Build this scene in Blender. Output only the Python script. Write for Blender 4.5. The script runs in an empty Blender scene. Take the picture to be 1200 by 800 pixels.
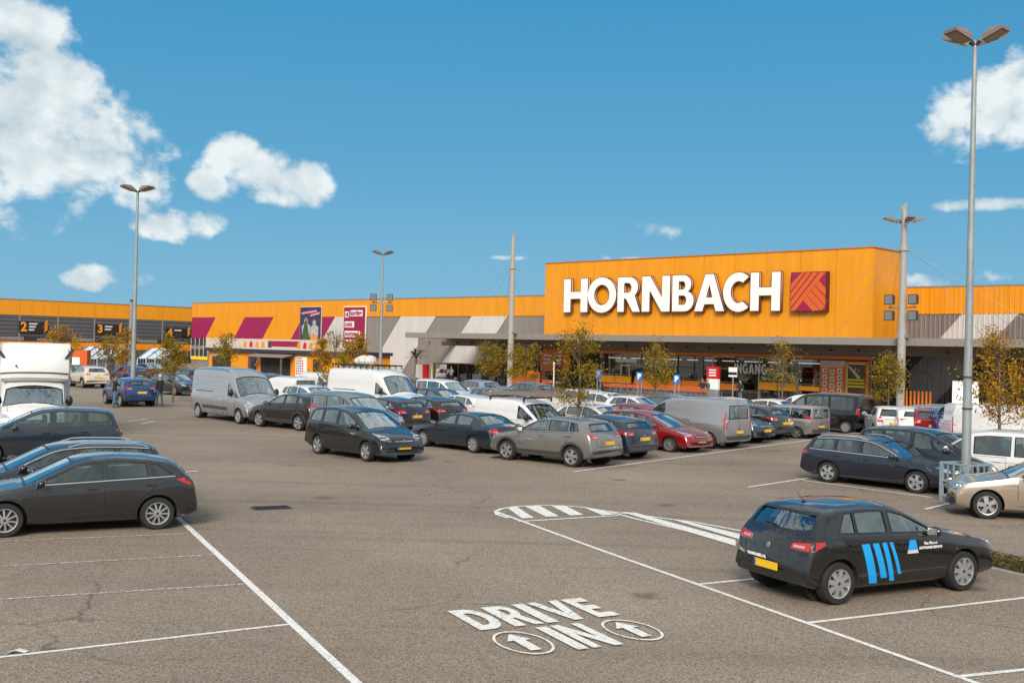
import bpy, bmesh, math, random
from mathutils import Vector, Matrix
from mathutils.bvhtree import BVHTree
R = math.radians
S = bpy.context.scene
C = S.collection
random.seed(7)

# ---------------------------------------------------------------- camera
F_PX, ROLL, PITCH, CAM_H = 1279.24, .02412, .006, 3.6235
cam = bpy.data.cameras.new('camera'); cam.lens = 36 * F_PX / 1200; cam.sensor_width = 36
cam.clip_start = .1; cam.clip_end = 9000
camo = bpy.data.objects.new('camera', cam); C.objects.link(camo); S.camera = camo
def pit(v):
    c, s = math.cos(PITCH), math.sin(PITCH)
    return Vector((v[0], c*v[1] - s*v[2], s*v[1] + c*v[2]))
cr, sr = math.cos(ROLL), math.sin(ROLL)
ax, ay, az = pit((cr, 0, sr)), pit((-sr, 0, cr)), -pit((0, 1, 0))
M = Matrix((ax, ay, az)).transposed().to_4x4(); M.translation = (0, 0, CAM_H)
camo.matrix_world = M
def ray(u, v):                      # survey of the place: direction of a sight line
    return ax*((u-600)/F_PX) - ay*((v-400)/F_PX) - az
def gp(u, v):                       # where a sight line meets the ground
    d = ray(u, v); k = -CAM_H / d.z
    return Vector((d.x*k, d.y*k, 0))

# ---------------------------------------------------------------- world and sun
SUN_EL, SUN_AZ = R(33), math.atan2(-.99, -.16)     # direction to the sun: behind the camera, to the left
w = bpy.data.worlds.new('World'); S.world = w; w.use_nodes = True
NT = w.node_tree; NT.nodes.clear()
def nd(nt, t, **k):
    n = nt.nodes.new(t)
    for a, b in k.items():
        if a.startswith('i_'): n.inputs[int(a[2:])].default_value = b
        else: setattr(n, a, b)
    return n
def mth(nt, op, a, b=None, c=None, clamp=False):
    n = nt.nodes.new('ShaderNodeMath'); n.operation = op; n.use_clamp = clamp
    for i, x in enumerate((a, b, c)):
        if x is None: continue
        if isinstance(x, (int, float)): n.inputs[i].default_value = x
        else: nt.links.new(x, n.inputs[i])
    return n.outputs[0]
def mixc(nt, fac, a, b, bt='MIX'):
    n = nt.nodes.new('ShaderNodeMix'); n.data_type = 'RGBA'; n.blend_type = bt
    for i, x in ((0, fac), (6, a), (7, b)):
        if isinstance(x, (int, float)): n.inputs[i].default_value = x
        elif isinstance(x, tuple): n.inputs[i].default_value = (*x[:3], 1)
        else: nt.links.new(x, n.inputs[i])
    return n.outputs[2]
def build_sky():
    nt = NT; L = nt.links.new
    sky = nd(nt, 'ShaderNodeTexSky', sky_type='NISHITA', sun_disc=False, sun_elevation=SUN_EL,
             sun_rotation=math.pi/2 - SUN_AZ, altitude=0, air_density=1.0, dust_density=.2, ozone_density=3)
    tc = nd(nt, 'ShaderNodeTexCoord'); sep = nd(nt, 'ShaderNodeSeparateXYZ'); L(tc.outputs['Generated'], sep.inputs[0])
    x, y, z = sep.outputs
    el = mth(nt, 'ARCSINE', z); azi = mth(nt, 'ARCTAN2', x, y)
    # clear-air colour by elevation, laid over the physical sky
    rmp = nd(nt, 'ShaderNodeValToRGB'); L(mth(nt, 'MULTIPLY', mth(nt, 'MAXIMUM', el, 0.0), 1/1.57), rmp.inputs[0])
    cr_ = rmp.color_ramp; cr_.elements[0].position = 0; cr_.elements[0].color = (.20, .47, .66, 1)
    cr_.elements[1].position = 1; cr_.elements[1].color = (.012, .14, .42, 1)
    for p, c in ((.045, (.165, .435, .65)), (.10, (.105, .38, .62)), (.20, (.050, .31, .575)), (.4, (.03, .22, .50))):
        e = cr_.elements.new(p); e.color = (*c, 1)
    skyd = mixc(nt, 1.0, sky.outputs[0], (SKY_M, SKY_M, SKY_M), 'MULTIPLY')
    base = mixc(nt, .93, skyd, rmp.outputs[0])
    # clouds: soft ellipses broken up by fractal noise
    def cxy(px, py):
        d = ray(px, py).normalized(); return math.atan2(d.x, d.y), math.asin(d.z)
    blobs = [(25,160,98,96), (105,170,85,62), (60,95,52,42), (165,225,38,36), (205,262,50,20), (15,28,75,34), (70,5,45,14),
             (320,208,70,34), (280,188,34,28), (245,215,28,20), (360,215,40,30), (112,325,34,16), (168,327,14,9), (770,267,32,12), 
             (1180,135,85,52), (1205,115,50,48), (1110,150,40,30), (1150,239,60,7), (590,302,30,3), (700,302,50,4),
             (1080,332,34,10), (1190,322,40,13), (960,-120,160,60), (1420,180,140,60), (-160,120,120,80), (-300,290,120,40), (1500,330,160,30), (300,-220,220,80)]
    cur = None; curh = None
    for px, py, rx, ry in blobs:
        a0, e0 = cxy(px, py); gw = 1.45 if min(rx, ry) < 15 else 1.0; ra, re = rx/F_PX*gw, ry/F_PX*gw
        da = mth(nt, 'MULTIPLY', mth(nt, 'SUBTRACT', azi, a0), 1/ra); de = mth(nt, 'MULTIPLY', mth(nt, 'SUBTRACT', el, e0), 1/re)
        q = mth(nt, 'SUBTRACT', 1.0, mth(nt, 'ADD', mth(nt, 'MULTIPLY', da, da), mth(nt, 'MULTIPLY', de, de)))
        q = mth(nt, 'MAXIMUM', q, -1.5)
        if min(rx, ry) < 15: q = mth(nt, 'SUBTRACT', q, .62)
        cur = q if cur is None else mth(nt, 'SMOOTH_MAX', cur, q, .35)
    cmb = nd(nt, 'ShaderNodeCombineXYZ'); L(azi, cmb.inputs[0]); L(mth(nt, 'MULTIPLY', el, 1.25), cmb.inputs[1])
    def noise(scale, det, off=(0,0,0), rough=.54):
        mp = nd(nt, 'ShaderNodeMapping'); L(cmb.outputs[0], mp.inputs[0]); mp.inputs[1].default_value = off
        n = nd(nt, 'ShaderNodeTexNoise'); n.inputs['Scale'].default_value = scale; n.inputs['Detail'].default_value = det
        n.inputs['Roughness'].default_value = rough; n.inputs['Distortion'].default_value = .25
        L(mp.outputs[0], n.inputs['Vector']); return n.outputs[0]
    n1 = noise(16, 10, (0, 0, 0)); n1b = noise(16, 10, (.012, -.016, 0)); n2 = noise(5, 3, (3, 1, 0)); n3 = noise(60, 6, (1, 7, 0))
    # clouds added out of view on the sky dome, whitening ambient and reflections
    far = mth(nt, 'SUBTRACT', mth(nt, 'MULTIPLY', noise(2.2, 3, (5, 2, 0)), 3.2), .75)
    away = mth(nt, 'MULTIPLY', mth(nt, 'MAXIMUM', mth(nt, 'SUBTRACT', mth(nt, 'ABSOLUTE', azi), .62), mth(nt, 'SUBTRACT', el, .42)), 4.0, clamp=True)
    cur = mth(nt, 'MAXIMUM', cur, mth(nt, 'SUBTRACT', mth(nt, 'ADD', far, mth(nt, 'MULTIPLY', away, 2.5)), 2.5))
    dens = mth(nt, 'ADD', cur, mth(nt, 'MULTIPLY', mth(nt, 'SUBTRACT', n1, .5), 3.7))
    dens = mth(nt, 'ADD', dens, mth(nt, 'MULTIPLY', mth(nt, 'SUBTRACT', n3, .5), 1.0))
    mr = nd(nt, 'ShaderNodeMapRange', interpolation_type='SMOOTHSTEP'); L(dens, mr.inputs[0]); mr.inputs[1].default_value = -.02; mr.inputs[2].default_value = .75
    emb = mth(nt, 'MULTIPLY', mth(nt, 'SUBTRACT', n1, n1b), 2.6)  # noise offset puts lit and shaded sides into the cloud colour
    body = mth(nt, 'ADD', mth(nt, 'ADD', .80, emb), mth(nt, 'MULTIPLY', mth(nt, 'SUBTRACT', n2, .55), 1.1), clamp=False)
    thin = nd(nt, 'ShaderNodeMapRange', interpolation_type='SMOOTHSTEP'); L(dens, thin.inputs[0]); thin.inputs[1].default_value = .1; thin.inputs[2].default_value = 1.8
    body = mth(nt, 'SUBTRACT', body, mth(nt, 'MULTIPLY', thin.outputs[0], .10), clamp=True)
    ccol = mixc(nt, body, (.36, .50, .58), (.86, .92, .93))
    out = mixc(nt, mth(nt, 'MULTIPLY', mr.outputs[0], .96), base, ccol)
    bg = nd(nt, 'ShaderNodeBackground'); L(out, bg.inputs[0]); bg.inputs[1].default_value = 1.0
    # strength of the Nishita part is SKY_M (0.05 to 0.15)
    wo = nd(nt, 'ShaderNodeOutputWorld'); L(bg.outputs[0], wo.inputs[0])
SKY_M = .10
build_sky()
sun = bpy.data.lights.new('sun', 'SUN'); sun.energy = 3.9; sun.angle = R(24); sun.color = (1, .88, .74)
suno = bpy.data.objects.new('sun', sun); C.objects.link(suno)
sd = Vector((math.cos(SUN_EL)*math.cos(SUN_AZ), math.cos(SUN_EL)*math.sin(SUN_AZ), math.sin(SUN_EL)))
suno.rotation_euler = sd.to_track_quat('Z', 'Y').to_euler(); suno.location = (-20, -20, 30)
S.view_settings.view_transform = 'Standard'; S.view_settings.look = 'None'; S.view_settings.exposure = 0; S.view_settings.gamma = 1
S.cycles.max_bounces = 6; S.cycles.transparent_max_bounces = 12; S.cycles.caustics_reflective = False; S.cycles.caustics_refractive = False

# ---------------------------------------------------------------- materials
MATS = {}
def mat(name, col, rough=.6, metal=0., coat=0., var=0., vs=3., bump=0., bs=40., spec=None, streak=1.):
    if name in MATS: return MATS[name]
    m = bpy.data.materials.new(name); m.use_nodes = True; nt = m.node_tree; b = nt.nodes['Principled BSDF']
    b.inputs['Base Color'].default_value = (*col, 1); b.inputs['Roughness'].default_value = rough; b.inputs['Metallic'].default_value = metal
    b.inputs['Coat Weight'].default_value = coat; b.inputs['Coat Roughness'].default_value = .04
    if spec is not None: b.inputs['Specular IOR Level'].default_value = spec
    if var or bump:
        tc = nd(nt, 'ShaderNodeTexCoord')
    if var:
        n = nd(nt, 'ShaderNodeTexNoise'); n.inputs['Scale'].default_value = vs; n.inputs['Detail'].default_value = 6; n.inputs['Roughness'].default_value = .65
        if streak != 1.:
            mp = nd(nt, 'ShaderNodeMapping'); mp.inputs['Scale'].default_value = (1, 1, streak); nt.links.new(tc.outputs['Object'], mp.inputs[0]); nt.links.new(mp.outputs[0], n.inputs['Vector'])
        else: nt.links.new(tc.outputs['Object'], n.inputs['Vector'])
        f = nd(nt, 'ShaderNodeMapRange'); nt.links.new(n.outputs[0], f.inputs[0]); f.inputs[1].default_value = .25; f.inputs[2].default_value = .75
        c = mixc(nt, f.outputs[0], tuple(x*(1-var) for x in col), tuple(min(1, x*(1+var)) for x in col)); nt.links.new(c, b.inputs['Base Color'])
    if bump:
        n = nd(nt, 'ShaderNodeTexNoise'); n.inputs['Scale'].default_value = bs; n.inputs['Detail'].default_value = 4
        nt.links.new(tc.outputs['Object'], n.inputs['Vector'])
        bp = nd(nt, 'ShaderNodeBump'); bp.inputs['Strength'].default_value = bump; bp.inputs['Distance'].default_value = .02
        nt.links.new(n.outputs[0], bp.inputs['Height']); nt.links.new(bp.outputs[0], b.inputs['Normal'])
    MATS[name] = m; return m
def cladding(name, col, pitch, depth=.6, axis=0, rough=.45, var=.06):
    m = mat(name, col, rough, var=var, vs=.35); nt = m.node_tree; b = nt.nodes['Principled BSDF']
    tc = nd(nt, 'ShaderNodeTexCoord'); sp = nd(nt, 'ShaderNodeSeparateXYZ'); nt.links.new(tc.outputs['Object'], sp.inputs[0])
    t = mth(nt, 'PINGPONG', mth(nt, 'MULTIPLY', sp.outputs[axis], 2/pitch), 1.0)
    t = mth(nt, 'MULTIPLY', mth(nt, 'SUBTRACT', t, .35), 4.0, clamp=True)
    bp = nd(nt, 'ShaderNodeBump'); bp.inputs['Strength'].default_value = depth; bp.inputs['Distance'].default_value = .05
    nt.links.new(t, bp.inputs['Height']); nt.links.new(bp.outputs[0], b.inputs['Normal'])
    return m
def glass_mat(name, tint, rough=.02, base=.10, k=.75):
    m = bpy.data.materials.new(name); m.use_nodes = True; nt = m.node_tree; nt.nodes.clear()
    tr = nd(nt, 'ShaderNodeBsdfTransparent'); tr.inputs[0].default_value = (*tint, 1)
    gl = nd(nt, 'ShaderNodeBsdfGlossy'); gl.inputs['Roughness'].default_value = rough; gl.inputs[0].default_value = (.95, 1, 1, 1)
    lw = nd(nt, 'ShaderNodeLayerWeight'); lw.inputs[0].default_value = .35
    f = mth(nt, 'ADD', mth(nt, 'MULTIPLY', lw.outputs['Facing'], k), base, clamp=True)
    mx = nd(nt, 'ShaderNodeMixShader'); nt.links.new(f, mx.inputs[0]); nt.links.new(tr.outputs[0], mx.inputs[1]); nt.links.new(gl.outputs[0], mx.inputs[2])
    o = nd(nt, 'ShaderNodeOutputMaterial'); nt.links.new(mx.outputs[0], o.inputs[0]); MATS[name] = m; return m
ORANGE = (.74, .285, .004)
m_orange = mat('orange_cladding', ORANGE, .5, var=.11, vs=1.3, streak=.12)
m_orange_dk = mat('orange_board', (.85, .22, .01), .5, var=.1)
m_orange_r = cladding('orange_ribbed_cladding', ORANGE, .95)
m_purple = mat('magenta_cladding', (.29, .008, .085), .5, var=.05)
m_lgrey = mat('pale_grey_cladding', (.58, .56, .55), .5, var=.10, vs=1.3, streak=.12)
m_mgrey = mat('mid_grey_cladding', (.235, .212, .20), .5, var=.12, vs=1.3, streak=.12)
m_lgrey_r = cladding('pale_grey_ribbed_cladding', (.50, .46, .45), .95)
m_mgrey_r = cladding('mid_grey_ribbed_cladding', (.20, .165, .155), .95)
m_slat = cladding('dark_slat_cladding', (.085, .085, .10), .55, 1.0, 2)
m_dkgrey = mat('dark_grey_metal', (.05, .05, .055), .5, var=.1)
m_brown = mat('brown_grey_band', (.24, .195, .165), .6, var=.1, vs=.6)
m_fascia = mat('canopy_fascia_grey', (.25, .228, .205), .5, var=.06)
m_steel = mat('galvanised_steel', (.29, .33, .345), .5, .3, var=.25, vs=6, streak=.4)
m_mast = mat('mast_grey_paint', (.36, .34, .32), .5, var=.08)
m_white = mat('white_paint', (.70, .70, .70), .4, var=.04)
m_sign_w = mat('sign_white', (.86, .85, .85), .35)
m_black = mat('black_matte', (.012, .012, .013), .6)
m_navy = mat('navy_trim', (.03, .03, .06), .5)
m_magenta = mat('magenta_print', (.30, .008, .06), .4)
m_logo_o = mat('sign_orange', (.62, .11, .015), .4)
m_yellow = mat('yellow_print', (.80, .62, .01), .5)
m_wglass = glass_mat('shop_glass', (.30, .31, .32), .02, .10, .6)
m_bark = mat('bark', (.14, .105, .07), .9, var=.3, vs=20, bump=.5)
m_mark = mat('road_paint', (.78, .77, .74), .7, var=.10, vs=5)
m_blue = mat('parking_sign_blue', (.005, .17, .62), .4)
m_red = mat('red_print', (.55, .01, .02), .4)
m_pave = mat('kerb_concrete', (.27, .245, .21), .85, var=.2, vs=8)
m_lamp = mat('lamp_lens', (.75, .75, .70), .2)
m_flood = mat('floodlight_glass', (.17, .18, .19), .15)
m_lamp_b = mat('lamp_brown', (.20, .16, .13), .5)

# ---------------------------------------------------------------- mesh helpers
class MB:
    def __init__(s): s.v = []; s.f = []; s.m = []
    def add(s, vs, fs, mi=0):
        o = len(s.v); s.v += [tuple(v) for v in vs]; s.f += [tuple(i+o for i in f) for f in fs]; s.m += [mi]*len(fs); return s
    def box(s, c, d, mi=0, rz=0., mx=None):
        hx, hy, hz = d[0]/2, d[1]/2, d[2]/2
        vs = [Vector((a*hx, b*hy, e*hz)) for a in (-1, 1) for b in (-1, 1) for e in (-1, 1)]
        if mx is not None: vs = [mx @ v for v in vs]
        if rz: q = Matrix.Rotation(rz, 3, 'Z'); vs = [q @ v for v in vs]
        vs = [v + Vector(c) for v in vs]
        return s.add(vs, [(0,1,3,2), (4,6,7,5), (0,4,5,1), (2,3,7,6), (0,2,6,4), (1,5,7,3)], mi)
    def bx(s, x0, x1, y0, y1, z0, z1, mi=0):
        return s.box(((x0+x1)/2, (y0+y1)/2, (z0+z1)/2), (x1-x0, y1-y0, z1-z0), mi)
    def tube(s, p0, p1, r0, r1=None, n=8, mi=0, cap=True):
        r1 = r0 if r1 is None else r1
        p0, p1 = Vector(p0), Vector(p1); d = (p1-p0).normalized()
        a = d.orthogonal().normalized(); b = d.cross(a)
        vs = []
        for p, r in ((p0, r0), (p1, r1)):
            vs += [p + (a*math.cos(2*math.pi*i/n) + b*math.sin(2*math.pi*i/n))*r for i in range(n)]
        fs = [(i, (i+1) % n, n+(i+1) % n, n+i) for i in range(n)]
        if cap: fs += [tuple(range(n-1, -1, -1)), tuple(range(n, 2*n))]
        return s.add(vs, fs, mi)
    def path(s, pts, rs, n=8, mi=0):
        for i in range(len(pts)-1): s.tube(pts[i], pts[i+1], rs[i], rs[i+1], n, mi)
        return s
    def prism(s, poly, y0, y1, mi=0, plane='xz'):     # closed outline given a thickness
        n = len(poly)
        def P(a, b, c): return (a, c, b) if plane == 'xz' else (a, b, c)
        vs = [P(a, b, y0) for a, b in poly] + [P(a, b, y1) for a, b in poly]
        return s.add(vs, [tuple(range(n)), tuple(range(2*n-1, n-1, -1))] + [(i, n+i, n+(i+1) % n, (i+1) % n) for i in range(n)], mi)
    def ball(s, c, r, nu=10, nv=7, mi=0):
        r = Vector(r) if hasattr(r, '__len__') else Vector((r, r, r)); c = Vector(c)
        vs = [c + Vector((0, 0, r.z))]
        for j in range(1, nv):
            t = math.pi*j/nv
            vs += [c + Vector((r.x*math.sin(t)*math.cos(2*math.pi*i/nu), r.y*math.sin(t)*math.sin(2*math.pi*i/nu), r.z*math.cos(t))) for i in range(nu)]
        vs.append(c - Vector((0, 0, r.z))); L = len(vs)-1
        fs = [(0, 1+i, 1+(i+1) % nu) for i in range(nu)]
        for j in range(nv-2):
            a = 1+j*nu
            fs += [(a+i, a+nu+i, a+nu+(i+1) % nu, a+(i+1) % nu) for i in range(nu)]
        a = 1+(nv-2)*nu
        fs += [(a+i, L, a+(i+1) % nu) for i in range(nu)]
        return s.add(vs, fs, mi)
    def mesh(s, name, mats, smooth=False, fix=True):
        me = bpy.data.meshes.new(name); me.from_pydata(s.v, [], s.f)
        for m in (mats if isinstance(mats, (list, tuple)) else [mats]): me.materials.append(m)
        me.polygons.foreach_set('material_index', s.m)
        if fix:
            bm = bmesh.new(); bm.from_mesh(me); bmesh.ops.recalc_face_normals(bm, faces=bm.faces); bm.to_mesh(me); bm.free()
        if smooth:
            me.polygons.foreach_set('use_smooth', [True]*len(me.polygons)); me.set_sharp_from_angle(angle=R(38))
        me.update(); return me
    def build(s, name, mats, parent=None, smooth=False, fix=True):
        return link(name, s.mesh(name, mats, smooth, fix), parent)
def link(name, data, parent=None):
    o = bpy.data.objects.new(name, data); C.objects.link(o)
    if parent is not None: o.parent = parent
    return o
def tag(o, label, cat, group=None):
    o['label'] = label; o['category'] = cat
    if group: o['group'] = group
    return o
def thing(name, label, cat, loc=(0,0,0), rz=0., group=None):
    o = bpy.data.objects.new(name, None); C.objects.link(o); o.location = loc; o.rotation_euler = (0, 0, rz)
    o.empty_display_size = .2
    return tag(o, label, cat, group)
def structure(o): o['kind'] = 'structure'; return o
def copy_tree(o, parent=None):
    c = o.copy(); C.objects.link(c)
    if parent is not None: c.parent = parent
    for ch in KIDS.get(o.name, None) or [x for x in o.children]: copy_tree(ch, c)
    return c
KIDS = {}
def curve_mesh(name, loops, depth, mats, flip=False):
    """flat shape with holes given thickness; loops are lists of (x,z); result stands in the xz plane, front at y=-depth/2"""
    cu = bpy.data.curves.new(name, 'CURVE'); cu.dimensions = '2D'; cu.fill_mode = 'BOTH'; cu.extrude = depth/2
    for lp in loops:
        sp = cu.splines.new('POLY'); sp.points.add(len(lp)-1); sp.use_cyclic_u = True
        for p, q in zip(sp.points, lp): p.co = (q[0], q[1], 0, 1)
    o = bpy.data.objects.new('tmp', cu); C.objects.link(o)
    dg = bpy.context.evaluated_depsgraph_get(); me = bpy.data.meshes.new_from_object(o.evaluated_get(dg))
    bpy.data.objects.remove(o); bpy.data.curves.remove(cu)
    me.name = name
    for v in me.vertices: v.co = (v.co.x, -v.co.z, v.co.y)
    me.materials.clear()
    for m in (mats if isinstance(mats, (list, tuple)) else [mats]): me.materials.append(m)
    if isinstance(mats, (list, tuple)) and len(mats) > 1:
        for p in me.polygons: p.material_index = 0 if p.normal.y < -.9 or abs(p.normal.y) > .9 else 1
    return me
def text_mesh(name, s, size, depth, m, bold=.0, align='CENTER', flat=False):
    cu = bpy.data.curves.new(name, 'FONT'); cu.body = s; cu.size = size; cu.extrude = depth/2; cu.offset = bold; cu.align_x = align; cu.resolution_u = 2
    o = bpy.data.objects.new('tmp', cu); C.objects.link(o)
    dg = bpy.context.evaluated_depsgraph_get(); me = bpy.data.meshes.new_from_object(o.evaluated_get(dg))
    bpy.data.objects.remove(o); bpy.data.curves.remove(cu); me.name = name
    if not flat:
        for v in me.vertices: v.co = (v.co.x, -v.co.z, v.co.y)
    me.materials.clear(); me.materials.append(m); return me
# bold capitals, height 1
def arc(cx, cy, rx, ry, a0, a1, n=18):
    return [(cx+rx*math.cos(R(a0+(a1-a0)*i/n)), cy+ry*math.sin(R(a0+(a1-a0)*i/n))) for i in range(n+1)]
def glyph(ch, st=.225):
    if ch == 'H': return .78, [[(0,0),(0,1),(st,1),(st,.61),(.78-st,.61),(.78-st,1),(.78,1),(.78,0),(.78-st,0),(.78-st,.40),(st,.40),(st,0)]]
    if ch == 'I': return st+.02, [[(0,0),(0,1),(st+.02,1),(st+.02,0)]]
    if ch == 'O': return 1.0, [arc(.5,.5,.5,.52,0,355,40), arc(.5,.5,.27,.30,0,355,40)]
    if ch == 'C':
        return .80, [arc(.5,.5,.5,.52,50,310,34) + arc(.5,.5,.25,.29,-58,-302,34)[0:]]
    if ch == 'G':
        return .88, [arc(.5,.5,.5,.52,48,300,32) + [(.88,.12),(.88,.54),(.52,.54),(.52,.36),(.66,.36),(.66,.24)] + arc(.5,.5,.25,.29,-58,-305,30)]
    if ch == 'N': return .86, [[(0,0),(0,1),(.25,1),(.62,.40),(.62,1),(.86,1),(.86,0),(.61,0),(.24,.60),(.24,0)]]
    if ch == 'M': return 1.0, [[(0,0),(0,1),(.25,1),(.5,.5),(.75,1),(1,1),(1,0),(.78,0),(.78,.55),(.58,.15),(.42,.15),(.22,.55),(.22,0)]]
    if ch == 'A': return .94, [[(0,0),(.34,1),(.60,1),(.94,0),(.68,0),(.62,.19),(.32,.19),(.26,0)], [(.37,.37),(.57,.37),(.47,.72)]]
    if ch == 'V': return .90, [[(0,1),(.26,1),(.45,.36),(.64,1),(.90,1),(.58,0),(.32,0)]]
    if ch == 'E': return .62, [[(0,0),(0,1),(.62,1),(.62,.79),(.25,.79),(.25,.60),(.56,.60),(.56,.40),(.25,.40),(.25,.21),(.62,.21),(.62,0)]]
    if ch == 'R':
        return .76, [[(0,0),(0,1),(.36,1)] + arc(.40,.70,.30,.30,85,-50,12) + [(.78,0),(.53,0),(st+.07,.38),(st,.38),(st,0)], [(st,.55),(st,.83)] + arc(.36,.69,.12,.14,90,-90,8)]
    if ch == 'D': return .80, [[(0,0),(0,1),(.34,1)] + arc(.34,.5,.46,.5,90,-90,18), [(.25,.2),(.25,.8)] + arc(.34,.5,.21,.30,90,-90,14)]
    if ch == 'B':
        return .74, [[(0,0),(0,1),(.36,1)] + arc(.38,.75,.27,.25,88,-55,9) + arc(.42,.29,.32,.29,48,-90,12),
                     [(st,.60),(st,.83)] + arc(.36,.715,.09,.115,90,-90,7), [(st,.18),(st,.44)] + arc(.39,.31,.10,.13,90,-90,7)]
# ================================================================ SETTING
def asphalt():
    m = bpy.data.materials.new('asphalt'); m.use_nodes = True; nt = m.node_tree; b = nt.nodes['Principled BSDF']; L = nt.links.new
    tc = nd(nt, 'ShaderNodeTexCoord')
    def noise(sc, det, ro=.6):
        n = nd(nt, 'ShaderNodeTexNoise'); n.inputs['Scale'].default_value = sc; n.inputs['Detail'].default_value = det; n.inputs['Roughness'].default_value = ro
        L(tc.outputs['Object'], n.inputs['Vector']); return n.outputs[0]
    def rng(x, a, b_):
        r = nd(nt, 'ShaderNodeMapRange'); L(x, r.inputs[0]); r.inputs[1].default_value = a; r.inputs[2].default_value = b_; return r.outputs[0]
    big = rng(noise(.09, 5), .35, .65); mid = rng(noise(.8, 6, .7), .3, .7)
    vo = nd(nt, 'ShaderNodeTexVoronoi'); vo.inputs['Scale'].default_value = 60; L(tc.outputs['Object'], vo.inputs['Vector'])
    sp = nd(nt, 'ShaderNodeSeparateColor'); L(vo.outputs['Color'], sp.inputs[0])
    stone = rng(sp.outputs[0], 0, 1)
    c = mixc(nt, big, (.215, .174, .139), (.312, .257, .206))
    c = mixc(nt, mth(nt, 'MULTIPLY', mid, .2), c, (.19, .147, .112))
    c2 = mixc(nt, stone, (.35, .35, .35), (1.65, 1.62, 1.58))
    c = mixc(nt, .76, c, c2, 'MULTIPLY')
    # cracks
    mpc = nd(nt, 'ShaderNodeMapping'); L(tc.outputs['Object'], mpc.inputs[0]); vv = nd(nt, 'ShaderNodeVectorMath', operation='ADD'); nn_ = nd(nt, 'ShaderNodeTexNoise'); nn_.inputs['Scale'].default_value = .9; nn_.inputs['Detail'].default_value = 5
    L(tc.outputs['Object'], nn_.inputs['Vector']); L(tc.outputs['Object'], vv.inputs[0]); L(nn_.outputs['Color'], vv.inputs[1])
    ve = nd(nt, 'ShaderNodeTexVoronoi', feature='DISTANCE_TO_EDGE'); ve.inputs['Scale'].default_value = .11; L(vv.outputs[0], ve.inputs['Vector'])
    crk = mth(nt, 'SUBTRACT', 1.0, rng(ve.outputs['Distance'], .0012, .0034), clamp=True)
    c = mixc(nt, mth(nt, 'MULTIPLY', crk, mth(nt, 'MULTIPLY', rng(noise(.25, 3), .45, .6), .55)), c, (.06, .048, .038))
    # oil drips
    v2 = nd(nt, 'ShaderNodeTexVoronoi', feature='F1'); v2.inputs['Scale'].default_value = .36; L(tc.outputs['Object'], v2.inputs['Vector'])
    oil = mth(nt, 'SUBTRACT', 1.0, rng(mth(nt, 'ADD', v2.outputs['Distance'], mth(nt, 'MULTIPLY', noise(6, 4), .12)), .10, .17), clamp=True)
    c = mixc(nt, mth(nt, 'MULTIPLY', oil, .6), c, (.07, .055, .045))
    mp = nd(nt, 'ShaderNodeMapping'); mp.inputs['Rotation'].default_value = (0, 0, R(-26)); mp.inputs['Scale'].default_value = (.035, .9, 1); L(tc.outputs['Object'], mp.inputs[0])
    n4 = nd(nt, 'ShaderNodeTexNoise'); n4.inputs['Scale'].default_value = 1.2; n4.inputs['Detail'].default_value = 5; L(mp.outputs[0], n4.inputs['Vector'])
    c = mixc(nt, mth(nt, 'MULTIPLY', rng(n4.outputs[0], .52, .70), .38), c, (.11, .088, .07))
    L(c, b.inputs['Base Color']); b.inputs['Roughness'].default_value = .93; b.inputs['Specular IOR Level'].default_value = .25
    bp = nd(nt, 'ShaderNodeBump'); bp.inputs['Strength'].default_value = .55; bp.inputs['Distance'].default_value = .012
    L(vo.outputs['Distance'], bp.inputs['Height']); L(bp.outputs[0], b.inputs['Normal'])
    return m
m_asph = asphalt()
g = MB().add([(-2500, -60, 0), (2500, -60, 0), (2500, 4000, 0), (-2500, 4000, 0)], [(0, 1, 2, 3)])
structure(g.build('parking_ground', m_asph))

ZC = [.004]
def nz():
    ZC[0] += .0005; return ZC[0]
def mark(pts, width, name='road_marking', z=None, m=None):         # painted line along a ground polyline
    mb = MB(); n = len(pts); V2 = []; z = nz()
    for i, p in enumerate(pts):
        a = pts[max(0, i-1)]; b = pts[min(n-1, i+1)]; d = (b-a); d.z = 0; d.normalize(); q = Vector((-d.y, d.x, 0))*width/2
        V2 += [(p.x+q.x, p.y+q.y, z), (p.x-q.x, p.y-q.y, z)]
    mb.add(V2, [(2*i, 2*i+1, 2*i+3, 2*i+2) for i in range(n-1)])
    return structure(mb.build(name, m or m_mark_worn))
def worn_paint(nm='worn_road_paint', lo=.32, hi=.50):
    m = mat(nm, (.74, .73, .70), .75); nt = m.node_tree; b = nt.nodes['Principled BSDF']
    tc = nd(nt, 'ShaderNodeTexCoord'); n = nd(nt, 'ShaderNodeTexNoise'); n.inputs['Scale'].default_value = 14; n.inputs['Detail'].default_value = 8; n.inputs['Roughness'].default_value = .75
    nt.links.new(tc.outputs['Object'], n.inputs['Vector'])
    f = nd(nt, 'ShaderNodeMapRange'); nt.links.new(n.outputs[0], f.inputs[0]); f.inputs[1].default_value = lo; f.inputs[2].default_value = hi
    nt.links.new(mixc(nt, f.outputs[0], (.26, .22, .18), (.76, .75, .72)), b.inputs['Base Color']); return m
m_mark_worn = worn_paint(); m_mark_faint = worn_paint('faint_road_paint', .46, .64)
Vg = lambda *a: [gp(*p) for p in a]
mark(Vg((207, 605), (415, 797), (446, 826)), .11)
for a, b, mm in (((-160, 788), (340, 731), None), ((-160, 712), (288, 684), 1), ((-160, 672), (250, 650), 1), ((-60, 637), (222, 625), 1)):
    mark(Vg(a, b), .07, m=m_mark_faint if mm else None)
mark(Vg((583, 600), (700, 643), (1132, 796), (1200, 820)), .09)
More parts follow.
